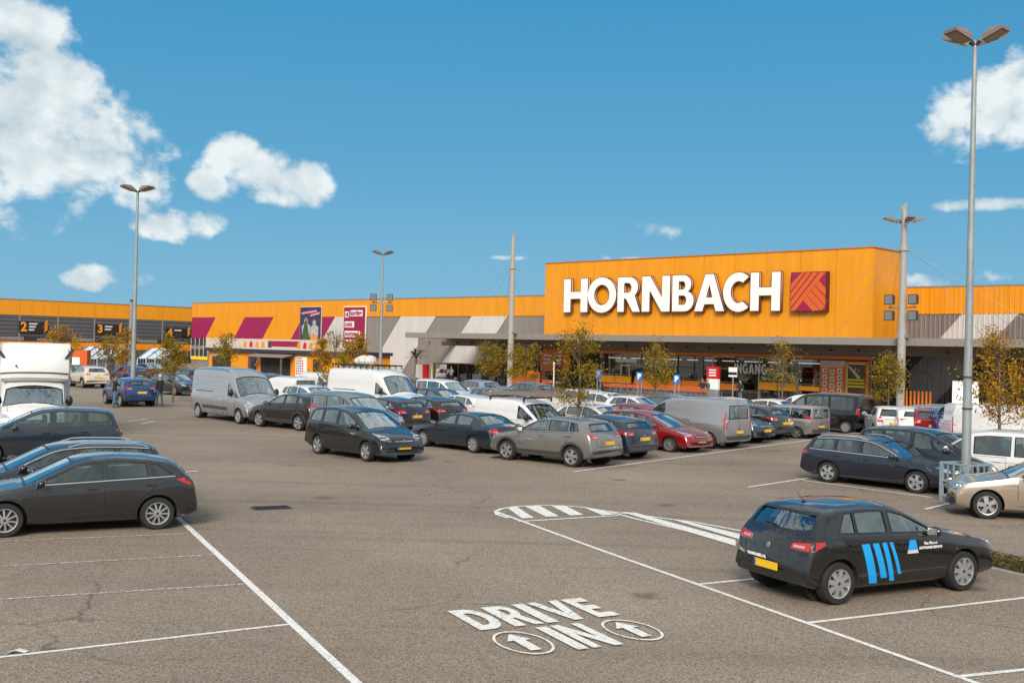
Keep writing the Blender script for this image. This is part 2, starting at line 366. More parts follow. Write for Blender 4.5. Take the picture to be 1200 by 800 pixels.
for a, b in (((815, 685), (905, 676)), ((945, 730), (1290, 690)), ((1122, 793), (1290, 775))): mark(Vg(a, b), .085)
mark(Vg((608, 611), (725, 604)), .09)
# hatched island between the two lanes
mark(Vg((596,607),(583,603),(581,599),(588,596),(605,593.5),(640,592),(680,594),(712,599),(760,605),(815,612),(868,622)), .10)
mark(Vg((712, 599), (745, 608), (800, 621), (862, 636)), .09)
for q in (((595,595.5),(612,607.5),(626,607),(606,594)), ((614,593),(640,605.5),(655,605),(632,592.5)), ((645,592.2),(668,604),(684,603.5),(662,592.5)), ((682,593.8),(706,604),(722,603),(700,597)),
          ((728,600),(862,640),(862,633),(745,601)), ((788,609),(866,632),(867,626),(806,611.5))):
    pts = [gp(*p) for p in q]
    zz_ = nz(); structure(MB().add([(p.x, p.y, zz_) for p in pts], [(0, 1, 2, 3)]).build('road_marking', m_mark_worn))
# bay lines further up the car park
for a, b in (((877,571),(950,560)), ((940,563),(1092,583)), ((1084,597),(1113,590)), ((672,553),(842,530)), ((842,530),(962,514)), ((1000,509),(925,513)),
             ((150,494),(172,491)), ((165,497),(180,494)), ((192,640),(192,639)), ((205,555),(232,552))):
    if a[0] == b[0]: continue
    mark(Vg(a, b), .10)
# DRIVE IN painted on the asphalt, two arrows in rings
def ground_shape(loops, o, ux, uy, name, z=None):
    z = nz()
    cu = curve_mesh(name, loops, 0, m_mark_worn)
    for v in cu.vertices:
        p = o + ux*v.co.x + uy*v.co.z; v.co = (p.x, p.y, z)
    cu.update(); return structure(link(name, cu))
def word_loops(word, gap, st=.24, cut=True):
    x = 0; out = []
    for ch in word:
        w_, lps = glyph(ch, st)
        out.append((x, w_, lps)); x += w_ + gap
    return out, x - gap
# bases: bottom-left of the words and their axes, measured on the ground
def affine_word(word, bl, br, tl):
    bl, br, tl = gp(*bl), gp(*br), gp(*tl)
    lst, W = word_loops(word, .10, .30)
    ux = (br-bl)/W; uy = tl-bl
    for x, w_, lps in lst:
        ground_shape([[(x+a, b) for a, b in lp] for lp in lps], bl, ux, uy, 'road_marking')
affine_word('DRIVE', (563, 739.5), (727, 721.5), (524, 717))
affine_word('IN', (677, 762.5), (731, 756), (627, 736.5))
def ring(c, rx, ry):
    o = gp(*c); 
    ax_ = Vector((math.cos(R(26)), math.sin(R(26)), 0)); ay_ = Vector((-math.sin(R(26)), math.cos(R(26)), 0))
    ground_shape([arc(0, 0, rx, ry, 0, 352, 44), arc(0, 0, rx-.033, ry-.05, 0, 352, 44)], o, ax_, ay_, 'road_marking')
    ground_shape([[(-.075, -.36), (-.075, .10), (-.17, .10), (0, .40), (.17, .10), (.075, .10), (.075, -.36)]], o, ax_, ay_, 'road_marking')
ring((613, 754), .335, .54); ring((740.5, 739), .335, .54)
# sunken drain covers
def drain(px, py, s=.42):
    p = gp(px, py); t = thing('drain_cover', 'dark iron drain cover set in the asphalt ' + ('below the moving black people carrier' if px < 500 else 'in front of the dark grey hatchback'), 'drain cover', (p.x, p.y, 0), R(26))
    MB().bx(-s, s, -s*.6, s*.6, .001, .012).build('frame', m_dkgrey, t)
    for k in range(7): MB().bx(-s*.9, s*.9, -s*.5+k*s*.16, -s*.5+k*s*.16+.03, .012, .018).build('bar', m_black, t)
drain(318, 595); drain(586, 536, .3)
# planted strip with kerb, lower right
k0, k1, k2 = gp(1150, 671), gp(1204, 686), gp(1300, 716)
kd = Vector((math.cos(R(-64.5)), math.sin(R(-64.5)), 0)); kn = Vector((math.cos(R(25.5)), math.sin(R(25.5)), 0))
kb = k0 + kd*.02
def slab(o, l0, l1, w0, w1, z0, z1, name, m):
    ps = [o + kd*a + kn*b for a, b in ((l0, w0), (l1, w0), (l1, w1), (l0, w1))]
    return MB().prism([(p.x, p.y) for p in ps], z0, z1, plane='xy').build(name, m)
kerb_root = structure(slab(kb, -1.9, 9, .15, 1.2, 0, .07, 'planted_strip_soil', mat('soil', (.09, .07, .045), .95, var=.3)))
for i in range(11): 
    o = slab(kb, i*1.0-1.9, i*1.0-1.9+.985, 0, .15, 0, .12 + .004*(i % 2), 'kerb_stone', m_pave); o.parent = kerb_root
for i in range(2):
    o = slab(kb, -2.06, -1.91, i*.6, i*.6+.58, 0, .12, 'kerb_stone', m_pave); o.parent = kerb_root
def leaf_mat(name, c1, c2, c3):
    m = bpy.data.materials.new(name); m.use_nodes = True; nt = m.node_tree; b = nt.nodes['Principled BSDF']; L = nt.links.new
    at = nd(nt, 'ShaderNodeAttribute'); at.attribute_name = 'tone'; 
    r = nd(nt, 'ShaderNodeValToRGB'); L(at.outputs['Fac'], r.inputs[0]); r.color_ramp.elements[0].color = (*c1, 1); r.color_ramp.elements[1].color = (*c3, 1); e = r.color_ramp.elements.new(.5); e.color = (*c2, 1)
    L(r.outputs[0], b.inputs['Base Color']); b.inputs['Roughness'].default_value = .6; b.inputs['Specular IOR Level'].default_value = .3
    tr = nd(nt, 'ShaderNodeBsdfTranslucent'); L(r.outputs[0], tr.inputs[0]); mx = nd(nt, 'ShaderNodeMixShader'); mx.inputs[0].default_value = .3
    L(b.outputs[0], mx.inputs[1]); L(tr.outputs[0], mx.inputs[2]); L(mx.outputs[0], nt.nodes['Material Output'].inputs[0]); return m
m_leaf = leaf_mat('autumn_leaves', (.08, .075, .012), (.27, .19, .012), (.58, .34, .012))
m_leaf_o = leaf_mat('amber_leaves', (.14, .075, .010), (.40, .21, .010), (.66, .36, .01))
m_leaf_g = leaf_mat('green_leaves', (.03, .05, .012), (.07, .10, .015), (.17, .16, .02))
def leaves_mesh(pts, size, m, name, up=.3):
    vs, fs, tn = [], [], []
    for p in pts:
        n = Vector((random.gauss(0, 1), random.gauss(0, 1), random.gauss(up, 1))).normalized(); a = n.orthogonal().normalized(); b = n.cross(a)
        q = random.uniform(0, 6.28); a, b = a*math.cos(q)+b*math.sin(q), b*math.cos(q)-a*math.sin(q); s = size*random.uniform(.6, 1.3)
        i = len(vs); p = Vector(p)
        vs += [p-a*s, p+b*s*.45+n*s*.1, p+a*s, p-b*s*.45+n*s*.1]; fs.append((i, i+1, i+2, i+3)); tn.append(min(1, max(0, random.gauss(.48, .24))))
    me = bpy.data.meshes.new(name); me.from_pydata([tuple(v) for v in vs], [], fs); me.materials.append(m)
    at = me.attributes.new('tone', 'FLOAT', 'FACE'); at.data.foreach_set('value', tn); return me
pts = []
for i in range(9000):
    a, b = random.uniform(-1.85, 8.9), random.uniform(.17, 1.15); p = kb + kd*a + kn*b
    pts.append((p.x, p.y, .08 + random.random()**1.5*.20*(1-.5*abs(b-.65)/.5)))
hm = leaves_mesh(pts, .035, leaf_mat('ground_cover', (.045, .05, .012), (.11, .085, .02), (.20, .12, .03)), 'ground_cover')
o = link('ground_cover', hm); o['kind'] = 'stuff'; tag(o, 'low green and brown ground cover planted inside the kerb', 'ground cover')
# a scrap of paper lying on the bays at the left
p = gp(20, 765)
sc = MB().add([(-.1,-.05,0.01),(0,-.06,.05),(.1,-.03,.015),(.11,.05,.02),(.0,.06,.045),(-.09,.05,.012)], [(0,1,4,5),(1,2,3,4)]).build('paper_scrap', m_white)
sc.location = p; tag(sc, 'small white scrap of crumpled paper lying on the empty bays at lower left', 'paper scrap')

# ================================================================ STORE  (frame: x along the front to the right, -y towards the car park)
FA = R(-44.14)
def frame(px_depth_point, name, label, cat): return thing(name, label, cat, (px_depth_point[0], px_depth_point[1], 0), FA)
P0 = Vector((26.4, 80, 0)); FXv = Vector((math.cos(FA), math.sin(FA), 0)); FYv = Vector((-math.sin(FA), math.cos(FA), 0))
def fp(px, py, yoff=0.):          # point of the front plane (offset yoff to the rear) seen at this place -> (x, z)
    d = ray(px, py); o = Vector((0, 0, CAM_H)) - (P0 + FYv*yoff)
    k = -o.dot(FYv)/d.dot(FYv); q = o + d*k
    return q.dot(FXv), q.z
def fx(px, yoff=0., py=400): return fp(px, py, yoff)[0]
store = frame(P0, 'store_building', 'long orange and grey hardware store with a taller orange tower over the entrance', 'store')
TW = fx(637.5); HT = 11.6; SB = 4.8; LE = fx(224.5, SB)
# tower
tw = MB().bx(TW, 0, 0, SB+.1, 4.5, HT).build('tower_wall', m_orange, store)
n_p = 11
for i in range(n_p):           # cladding cassettes proud of the tower wall
    a = TW + (0-TW)*i/n_p; b = TW + (0-TW)*(i+1)/n_p
    MB().bx(a+.03, b-.03, -.05, -.002, 4.6, HT-.03).build('cladding_panel', m_orange, store)
for i in range(4):
    MB().bx(.002, .03, .01+i*1.2, 1.2*(i+1)-.012, 4.6, HT-.03).build('cladding_panel', m_orange, store)
MB().bx(TW-.06, .09, -.09, .12, HT, HT+.10).bx(-.06, .09, .12, SB+.15, HT, HT+.10).build('coping', mat('orange_coping', (.45, .14, .01), .5), store)
# set-back walls: body, then orange band and slanted colour fields as panels
for nm, x0, x1 in (('wall', LE, TW), ('wall', 0.0, 34.0)):
    MB().bx(x0, x1, SB+.05, SB+40, 0, 8.9).build(nm, m_mgrey if x0 < -1 else m_mgrey_r, store)
    MB().bx(x0-.05, x1, SB-.06, SB+.12, 8.9, 9.02).build('coping', m_brown, store)
    m = m_orange if x0 < -1 else m_orange_r
    n = 13 if x0 < -1 else 6
    for i in range(n):
        a = x0 + (x1-x0)*i/n; b = x0 + (x1-x0)*(i+1)/n
        MB().bx(a+.01, b-.01, SB-.03, SB+.045, 6.92, 8.9).build('cladding_panel', m, store)
def slanted(px_top0, px_top1, ml, zt=6.92, zb=.0, top=371.3, bot=None, yo=SB):
    # edges lean at the angle seen in the facade
    x0, x1 = fx(px_top0, SB, top), fx(px_top1, SB, top)
    k = SL
    MB().prism([(x0, zt), (x1, zt), (x1 - k*(zt-zb), zb), (x0 - k*(zt-zb), zb)], SB-.02, SB+.045).build('colour_panel', ml, store)
a = fp(470, 371.3, SB); b = fp(447, 410, SB); SL = (a[0]-b[0])/(a[1]-b[1])
LZ = 3.95
xs = [253, 287, 321, 355, 393, 428, 470, 511, 553, 595, 640]
cols = [m_orange, m_purple, m_orange, m_purple, m_lgrey, None, m_lgrey, None, m_lgrey, None]
x1 = fx(253, SB, 371.3)
MB().prism([(LE, 6.92), (x1, 6.92), (x1-SL*(6.92-LZ), LZ), (LE, LZ)], SB-.02, SB+.045).build('colour_panel', m_purple, store)
for i, c in enumerate(cols):
    if c: slanted(xs[i], xs[i+1], c, zb=LZ if i < 4 else 0)
xs2 = fx(634, SB, 371.3); 
xw = TW; k = SL
MB().prism([(xw-SL*0.0-.001, 5.6), (xw-.001, 4.0), (xw-SL*1.75, 4.0)], SB-.02, SB+.045).build('colour_panel', m_lgrey, store)
# right of the tower
r0, r1 = fx(1127.5, SB, 368), fx(1194, SB, 368)
MB().prism([(r0, 6.92), (r1, 6.92), (r1-SL*6.92, 0), (r0-SL*6.92, 0)], SB-.02, SB+.045).build('colour_panel', m_lgrey_r, store)
MB().prism([(0.02, 6.92), (.75, 6.92), (.02, 6.92-.75/SL)], SB-.02, SB+.045).build('colour_panel', m_lgrey_r, store)
# ribs on the right wall
rb = [MB(), MB(), MB()]
for i in range(90):
    x = .12 + i*.36
    rb[0].bx(x-.055, x+.055, SB-.10, SB-.031, 6.95, 8.88)
    za = max(0, min(6.9, 6.92-(r0-x)/SL)) if x < r0 else 6.9; zc_ = max(0, min(6.9, 6.92-(r1-x)/SL)) if x < r1 else 6.9
    zb1, zb0 = max(za, zc_), min(za, zc_)
    if x >= r0: zb1 = 6.9
    for a_, b_, k_ in ((0, zb0, 1), (zb0, zb1, 2), (zb1, 6.9, 1)):
        if b_-a_ > .05: rb[k_].bx(x-.055, x+.055, SB-.09, SB-.021, a_+.01, b_-.01, 0)
for k_, mm in enumerate((m_orange, m_mgrey, m_lgrey)):
    o = rb[k_].build('cladding_ribs', mm, store); o['kind'] = 'stuff'
# ground floor of the tower: brown band with lights, orange strip, shop front
MB().bx(TW, 0, .02, SB+.04, 3.62, 4.5).bx(-.3, 0, .02, SB, 0, 3.62).build('upper_band', m_brown, store)
ob0 = fx(700)
MB().bx(TW, -.05, -.06, .3, 3.36, 3.62).build('orange_strip', m_orange_dk, store)
MB().bx(TW-.2, TW+.3, .0, .4, 0, 3.36).build('column', m_fascia, store)
m_tube = mat('lit_tube', (1, 1, 1)); m_tube.node_tree.nodes['Principled BSDF'].inputs['Emission Color'].default_value = (1, .95, .85, 1); m_tube.node_tree.nodes['Principled BSDF'].inputs['Emission Strength'].default_value = 7
# shop front bays between mullions
fr = [636, 668, 703, 729, 752, 768, 795, 836, 862, 890, 925, 962]
inner = MB(); inner.bx(TW, -.3, 3.8, 4.0, 0, 3.6).bx(TW, -.3, .3, 3.8, -.01, .02); 
inner.build('shop_interior', mat('shop_interior', (.12, .10, .09), .8, var=.6, vs=1.2), store)
goods = MB()
gm = [mat('goods_grey', (.25,.25,.26), .6), m_orange_dk, mat('goods_red', (.35,.03,.03), .6), m_white, mat('goods_green', (.05,.12,.03), .7), m_dkgrey]
x = fx(705)
while x < fx(960):
    ww = random.uniform(.4, 1.3)
    for z in (0, .7, 1.4, 2.1):
        if random.random() < .8: goods.bx(x, x+ww-.1, 1.6+random.random(), 3.2, z, z+random.uniform(.2, .62), random.choice([0,0,1,2,3,4,5,5,5]))
    x += ww
gd = goods.build('shelf_goods', gm, store)
for i in range(2, len(fr)-1):
    a, b = fx(fr[i]), fx(fr[i+1])
    wf = MB().bx(a-.05, a+.05, .0, .12, 0, 3.36).bx(a+.05, b-.05, .02, .1, 3.28, 3.36).bx(a+.05, b-.05, .02, .1, 2.35, 2.41).bx(a+.05, b-.05, .02, .1, 0, .12).build('window', m_dkgrey if fr[i] not in (729, 836, 890) else m_lgrey, store)
    MB().bx(a+.05, b-.05, .05, .062, .12, 3.28).build('pane', m_wglass, wf)
    MB().bx(a+.3, b-.3, .9, 1.0, 2.95, 3.02).build('tube_light', m_tube, store)
a, b = fx(728), fx(734); MB().bx(a, a+.12, -.03, .05, 0, 2.3).bx(a+.9, a+1.02, -.03, .05, 0, 2.3).bx(a, a+1.02, -.03, .05, 2.3, 2.4).build('door_frame', m_sign_w, store)
a, b = fx(722), fx(747); MB().bx(a, b, -.02, .03, 2.62, 2.95).build('name_board', m_sign_w, store)
a, b = fx(916), fx(925); MB().bx(a, b, -.05, .2, 0, 3.36).build('column', m_fascia, store)
a, b = fx(800), fx(806); MB().bx(a+1.6, b+1.6, -.03, .2, 0, 3.36).build('column', m_fascia, store)
# right return under the canopy: darker wall, handrails
MB().bx(fx(1062, SB), fx(1062, SB)+.3, SB-.25, SB-.06, 0, 4.4).build('column', m_dkgrey, store)

# roof-edge flood of small downlights
# ---- INGANG lettering on the glass
ing = frame(P0, 'entrance_lettering', 'white INGANG lettering on the glass over the entrance windows', 'lettering')
x0, z0 = fp(860.5, 437.5); x1, z1 = fp(898.5, 438)
lst, W = word_loops('INGANG', .14, .26)
sx = (x1-x0)/W
for xx, w_, lps in lst:
    me = curve_mesh('letter', [[((xx+a)*sx, b*.80) for a, b in lp] for lp in lps], .03, m_sign_w)
    l = link('letter', me, ing); l.location = (x0, -.035, z0+.02)

# ---- big name sign on the tower
sign = frame(P0, 'store_name_sign', 'large white HORNBACH letters with dark edges on the orange tower', 'sign')
m_edge = mat('letter_return', (.10, .028, .02), .5); m_side = mat('letter_side_pink_glow', (.78, .50, .42), .5)  # pink side colour holds the glow reflected off the orange wall
px_l = {0: (662, 691), 1: (690, 724.5), 2: (725, 752), 3: (753.5, 787.5), 4: (789, 815.5), 5: (815, 851.5), 6: (848.5, 879), 7: (880.5, 917)}
ZB, ZT = 7.02, 10.05
for i, ch in enumerate('HORNBACH'):
    a, b = fx(px_l[i][0], -.4, 345), fx(px_l[i][1], -.4, 345)
    w_, lps = glyph(ch)
    sx = (b-a-.12)/w_; sz = ZT-ZB
    core = curve_mesh('letter', [[(p*sx, q*sz) for p, q in lp] for lp in lps], .30, [m_sign_w, m_side])
    lo = link('letter', core, sign); lo.location = (a, -.03-.37, ZB)
    # dark edge line round the face: a slightly larger shape just behind the face
    def grow(lp, d, hole):
        n = len(lp); out = []
        ar = sum(lp[k][0]*lp[(k+1) % n][1]-lp[(k+1) % n][0]*lp[k][1] for k in range(n)); sg = -1 if ar > 0 else 1
        if hole: sg = -sg
        for k in range(n):
            p0_, p1_, p2_ = Vector(lp[k-1]), Vector(lp[k]), Vector(lp[(k+1) % n])
            d1 = (p1_-p0_); d2 = (p2_-p1_)
            if d1.length < 1e-6 or d2.length < 1e-6: out.append(tuple(p1_)); continue
            d1.normalize(); d2.normalize(); n1 = Vector((-d1.y, d1.x))*sg; n2 = Vector((-d2.y, d2.x))*sg; nn = (n1+n2)
            if nn.length < .2: nn = n1
            nn.normalize(); out.append(tuple(p1_ + nn*d/max(.5, nn.dot(n1))))
        return out
    pts_ = [[(p*sx, q*sz) for p, q in lp] for lp in lps]
    pts_ = [grow(lp, .055, k > 0) for k, lp in enumerate(pts_)]
    e = link('letter_edge', curve_mesh('letter_edge', pts_, .06, m_edge), lo); e.location = (0, -.10, 0)
    e = link('letter_edge', curve_mesh('letter_edge', pts_, .05, m_edge), lo); e.location = (0, .17, 0)
emb = frame(P0, 'square_emblem_sign', 'square magenta emblem with diagonal orange bars beside the name letters', 'sign')
a, b = fx(927.5, -.4, 345), fx(969.5, -.4, 345); s_ = b-a; zb = 6.95
MB().bx(a, b, -.55, -.035, zb, zb+s_).build('box', mat('emblem_box', (.09, .012, .02), .5), emb)
MB().bx(a+.05, b-.05, -.57, -.551, zb+.05, zb+s_-.05).build('face', m_magenta, emb)
def emb_bar(pts):
    MB().prism([(a+.05+p*(s_-.1), zb+.05+q*(s_-.1)) for p, q in pts], -.592, -.571).build('diagonal_bar', m_logo_o, emb)
# bars rising to the right, then the short crossing group
emb_bar([(0, .52), (0, .70), (.30, 1), (.40, 1), (.12,.66)][:4] + [(.0, .52)][:0])
emb_bar([(0, .30), (0, .47), (.45, 1), (.58, 1)])
emb_bar([(0, .08), (0, .25), (.63, 1), (.78, 1)])
emb_bar([(0, 0), (.13, 0), (.98, .98), (.98, 1), (.83, 1), (0, .03)])
for p in ((.36, .28), (.47, .41), (.58, .54), (.70, .67)):
    emb_bar([(p[0], p[1]), (p[0]+.10, p[1]+.11), (min(1, p[0]+.10+p[1]+.11), 0 if p[0]+.1+p[1]+.11 <= 1 else p[0]+.10+p[1]+.11-1), (min(1, p[0]+p[1]), max(0, p[0]+p[1]-1))])

# ---- canopy
can = frame(P0, 'entrance_canopy', 'long flat grey canopy running along the front above the entrance', 'canopy')
def fpl(px, py, z):                 # place at height z seen there, in frame coordinates
    d = ray(px, py); k = (z-CAM_H)/d.z; q = Vector((0,0,CAM_H)) + d*k - P0
    return q.dot(FXv), q.dot(FYv)
CT = 4.90
q0, q1 = fpl(475, 389, CT), fpl(1200, 397.5, CT)
CY = -6.2
CX0 = fx(475, CY, 389); CX1 = 30.
MB().bx(CX0, CX1, CY+.15, SB-.1 , 4.46, 4.84).build('roof_slab', m_brown, can)
n = 22
for i in range(n):
    a = CX0 + (CX1-CX0)*i/n; b = CX0 + (CX1-CX0)*(i+1)/n
    MB().bx(a+.006, b-.006, CY-.02, CY+.14, 4.40, CT).build('fascia_panel', m_fascia, can)
MB().bx(CX0-.02, CX0+.15, CY+.15, SB-.1, 4.40, CT).build('fascia_panel', m_fascia, can)
BX0 = fx(491, -.2, 402)
MB().bx(BX0, CX1, -.35, -.05, 3.72, 4.44).bx(BX0, BX0+.3, -.05, SB-.06, 3.72, 4.44).build('inner_beam', m_brown, can)
for px in (503, 519, 536, 553, 587, 647, 668, 690, 712, 734, 757, 780, 805, 831, 858, 943, 974, 1006, 1110):
    x = fx(px, -.4, 412)
    d_ = MB().tube((x, -.45, 4.06), (x, -.36, 4.06), .06, .06, 8).tube((x, -.5, 4.10), (x, -.5, 3.93), .07, .085, 10).build('downlight', m_dkgrey, can)
    MB().tube((x, -.5, 3.93), (x, -.5, 3.90), .08, .075, 10).build('lens', m_lamp, d_)
# masts that carry the canopy by stay rods
def canopy_mast(px, label, lights, base_y=-.5):
    x = fx(px, CY+base_y, 430); t = thing('canopy_mast', label, 'mast', P0 + FXv*x + FYv*(CY+base_y), FA, 'canopy masts')
    H = 13.3
    MB().tube((0,0,0), (0,0,5), .27, .27, 16).tube((0,0,5), (0,0,H), .27, .17, 16).build('pole', m_mast, t, True)
    MB().prism([(-.17, H-.05), (.17, H-.05), (.17, H+.55), (-.17, H+.2)], -.05, .05).build('cap', m_mast, t)
    MB().tube((0,0,10.6), (0,0,10.9), .30, .30, 12).build('stay_collar', m_mast, t)
    for sx_ in (-1, 1):
        for yy in (0.6, 8.5):
            for k in (.55, 1.):
                MB().tube((sx_*.2, 0, 10.75), (sx_*9.5*k, yy, CT), .011, .011, 5).build('stay_rod', m_steel, t)
    MB().box((0, .1, CT+.12), (.7, .5, .18)).build('bracket', m_steel, t)
    if lights:
        for k in range(4):
            an = R(45+90*k); lamp_head(t, (0, 0, 12.4), an, .9)
        flood_rack(t, 6.9)
    return t
def lamp_head(t, o, an, reach, s=1.):
    d = Vector((math.cos(an), math.sin(an), 0)); q = Vector((-d.y, d.x, 0)); o = Vector(o)
    a = o + d*reach*.35; e = o + d*reach
    arm = MB().tube(o, a+Vector((0,0,.1)), .05, .05, 6).build('arm', m_dkgrey, t)
    z = Vector((0,0,1)); c0 = o + d*reach*.7; c1 = o + d*(reach+.42*s)
    lo = [c0-q*.22*s, c1-q*.24*s, c1+q*.24*s, c0+q*.22*s]
    hi = [p+z*h for p, h in zip(lo, (.20, .34, .34, .20))]; lo = [p+z*h for p, h in zip(lo, (.06, .26, .26, .06))]
    top = [c0+d*.14-q*.14*s+z*.36, c0+d*.14+q*.14*s+z*.36]
    h = MB().add(lo+hi+top, [(0,3,2,1), (0,1,5,4), (2,3,7,6), (1,2,6,5), (0,4,8), (0,8,9,3), (3,9,7), (4,5,8), (5,6,9,8), (6,7,9)]).build('lamp_head', m_lamp_b, t)
    ins = [p*.86 + (lo[0]+lo[1]+lo[2]+lo[3])/4*.14 - z*.012 for p in lo]
    MB().add(ins, [(0,3,2,1)]).build('lens', mat('lamp_glass_warm', (.30, .22, .16), .2), h)
def flood_rack(t, z, s=1.):
    MB().tube((-.95*s, 0, z), (.95*s, 0, z), .05, .05, 8).build('cross_arm', m_steel, t)
    for sx_ in (-.8, .8):
        for dz in (-.55, .5):
            f = MB().box((sx_*s, -.12, z+dz*s), (.55*s, .3, .6*s)).box((sx_*s, -.3, z+dz*s), (.62*s, .06, .66*s)).build('floodlight', m_dkgrey, t)
            MB().box((sx_*s, -.332, z+dz*s), (.5*s, .012, .54*s)).build('lens', m_flood, f)
            MB().tube((sx_*s, -.05, z), (sx_*s, -.05, z+dz*s), .03, .03, 6).build('bracket', m_steel, t)
canopy_mast(1056, 'tall canopy mast with floodlights and lamp heads at the right of the entrance', True)
canopy_mast(598, 'plain tall canopy mast with thin stay rods left of the orange tower', False)

# ---- banners on the left wall
def wall_banner(pxa, pxb, pya, pyb, nm, label, base):
    t = frame(P0, nm, label, 'banner')
    a, z1 = fp(pxa, pya, SB-.15); b, z0 = fp(pxb, pyb, SB-.15)
    MB().bx(a, b, SB-.22, SB-.08, z0, z1).build('cloth', base, t)
    return t, a, b, z0, z1
t, a, b, z0, z1 = wall_banner(403.7, 427.6, 360, 407, 'magenta_banner', 'magenta banner with lines of white lettering on the wall', m_magenta)
MB().bx(a-.08, b+.08, SB-.2, SB-.06, z1, z1+.1).bx(a-.08, a, SB-.2, SB-.06, z0, z1).bx(b, b+.08, SB-.2, SB-.06, z0, z1).build('frame', m_sign_w, t)
rr = random.Random(4)
W_ = b-a; Hh = z1-z0
for (u0, u1, v) in ((.06, .24, .17), (.30, .88, .14), (.06, .50, .42), (.06, .78, .66), (.06, .62, .88)):
    MB().bx(a+u0*W_, a+u1*W_, SB-.25, SB-.221, z1-v*Hh-.42, z1-v*Hh+.30).build('word_block', m_sign_w, t)
    word = {.14: 'korting', .66: 'normaal'}.get(v)
    if word:
        me = text_mesh('printed_word', word, .80, .02, m_magenta, .03, 'LEFT'); wl = max(q_.co.x for q_ in me.vertices)
        for q_ in me.vertices: q_.co.x *= (u1-u0)*W_*.92/wl
        l = link('printed_word', me, t); l.location = (a+u0*W_+.08, SB-.262, z1-v*Hh-.28); continue
    x = a+u0*W_+.12
    while x < a+u1*W_-.3:
        wd = rr.uniform(.16, .3); MB().bx(x, x+wd, SB-.27, SB-.251, z1-v*Hh-.30, z1-v*Hh+rr.choice([.1, .2])).build('letter_mark', m_magenta, t); x += wd+.09
t, a, b, z0, z1 = wall_banner(352.5, 375.8, 360, 401, 'photo_banner', 'dark blue picture banner with two pale figures and a fir tree', mat('banner_navy', (.035, .035, .09), .5, var=.6, vs=1.4))
W_ = b-a; Hh = z1-z0
MB().bx(a-.06, b+.06, SB-.2, SB-.07, z1, z1+.08).bx(a-.06, a, SB-.2, SB-.07, z0, z1).bx(b, b+.06, SB-.2, SB-.07, z0, z1).build('frame', m_lgrey, t)
for u0, u1, v, h in ((.08, .80, .14, .22), (.5, .95, .2, .2)):
    MB().prism([(a+u0*W_, z1-v*Hh-.3), (a+u1*W_, z1-v*Hh+.0), (a+u1*W_, z1-v*Hh+.25), (a+u0*W_, z1-v*Hh-.05)], SB-.25, SB-.221).build('headline_bar', mat('pink_print', (.70, .25, .38), .5), t)
mfig = mat('banner_figure', (.42, .40, .45), .6, var=.5, vs=2.5); mfir = mat('banner_fir', (.06, .10, .03), .7, var=.5, vs=4)
for cx, hh in ((.30, .62), (.70, .56)):
    MB().prism([(a+(cx-.17)*W_, z0+.2), (a+(cx+.17)*W_, z0+.2), (a+(cx+.20)*W_, z0+hh*Hh*.75), (a+(cx+.06)*W_, z0+hh*Hh*.9), (a+(cx+.10)*W_, z0+hh*Hh), (a+(cx)*W_, z0+hh*Hh*1.16), (a+(cx-.10)*W_, z0+hh*Hh), (a+(cx-.06)*W_, z0+hh*Hh*.9), (a+(cx-.2)*W_, z0+hh*Hh*.72)], SB-.24, SB-.221).build('printed_figure', mfig, t)
MB().prism([(a+.08*W_, z0+.12), (a+.5*W_, z0+.12), (a+.36*W_, z0+.55*Hh), (a+.3*W_, z0+.7*Hh), (a+.22*W_, z0+.5*Hh)], SB-.27, SB-.241).build('printed_fir_tree', mfir, t)
MB().bx(a+.55*W_, a+.85*W_, SB-.27, SB-.241, z0+.1, z0+.2*Hh).build('price_block', m_orange, t)

# ---- posters and boards on the shop front
def board(pxa, pxb, pya, pyb, nm, label, m, cat='poster', y=-.12):
    t = frame(P0, nm, label, cat); a, z1 = fp(pxa, pya); b, z0 = fp(pxb, pyb)
    MB().bx(a, b, y, -.002, z0, z1).build('board', m, t); return t, a, b, z0, z1
t, a, b, z0, z1 = board(962, 990, 422, 478, 'product_poster', 'orange poster with white product pictures right of the windows', m_orange_dk)
MB().bx(a, b, -.13, -.121, z1-.35, z1).build('top_panel', m_lgrey, t)
for i in range(3):
    for j in range(5):
        cx = a+(b-a)*(.2+.3*i); cz = z1-.75-j*.5 - (.12 if i == 1 else 0)
        s = MB().bx(cx-.17, cx+.17, -.14, -.121, cz-.17, cz+.17).build('product_picture', m_sign_w, t)
        MB().prism([(cx-.10, cz-.09), (cx+.11, cz-.05), (cx+.05, cz+.1), (cx-.06, cz+.04)], -.148, -.141).build('product_shape', m_dkgrey, s)
MB().bx(a+.1, b-.15, -.14, -.121, z1-.47, z1-.41).build('headline_bar', m_sign_w, t)
t, a, b, z0, z1 = board(990.5, 1018, 423, 478, 'photo_poster', 'framed photo poster with yellow text lines at the right end of the shop front', m_orange_dk)
MB().bx(a+.18, b-.25, -.14, -.121, z0+.1, z1-.12).build('photo_panel', mat('poster_photo', (.10, .075, .05), .6, var=.8, vs=3), t)
MB().bx(a+.18, b-.25, -.145, -.141, z1-.24, z1-.12).bx(a+.18, a+.3, -.145, -.141, z0+.8, z1-.12).build('poster_edge', mat('cream', (.70, .62, .35), .5), t)
MB().ball(((a+b)/2-.1, -.145, z1-.62), (.12, .01, .15)).ball(((a+b)/2+.2, -.145, z1-.66), (.10, .01, .13)).build('printed_face', mat('skin_print', (.45, .25, .15), .6), t)
MB().prism([(a+.25, z1-.35), (a+.45, z1-.35), (b-.6, z1-1.2), (b-.8, z1-1.3)], -.15, -.141).build('printed_tool', mat('cream', (.7, .62, .35)), t)
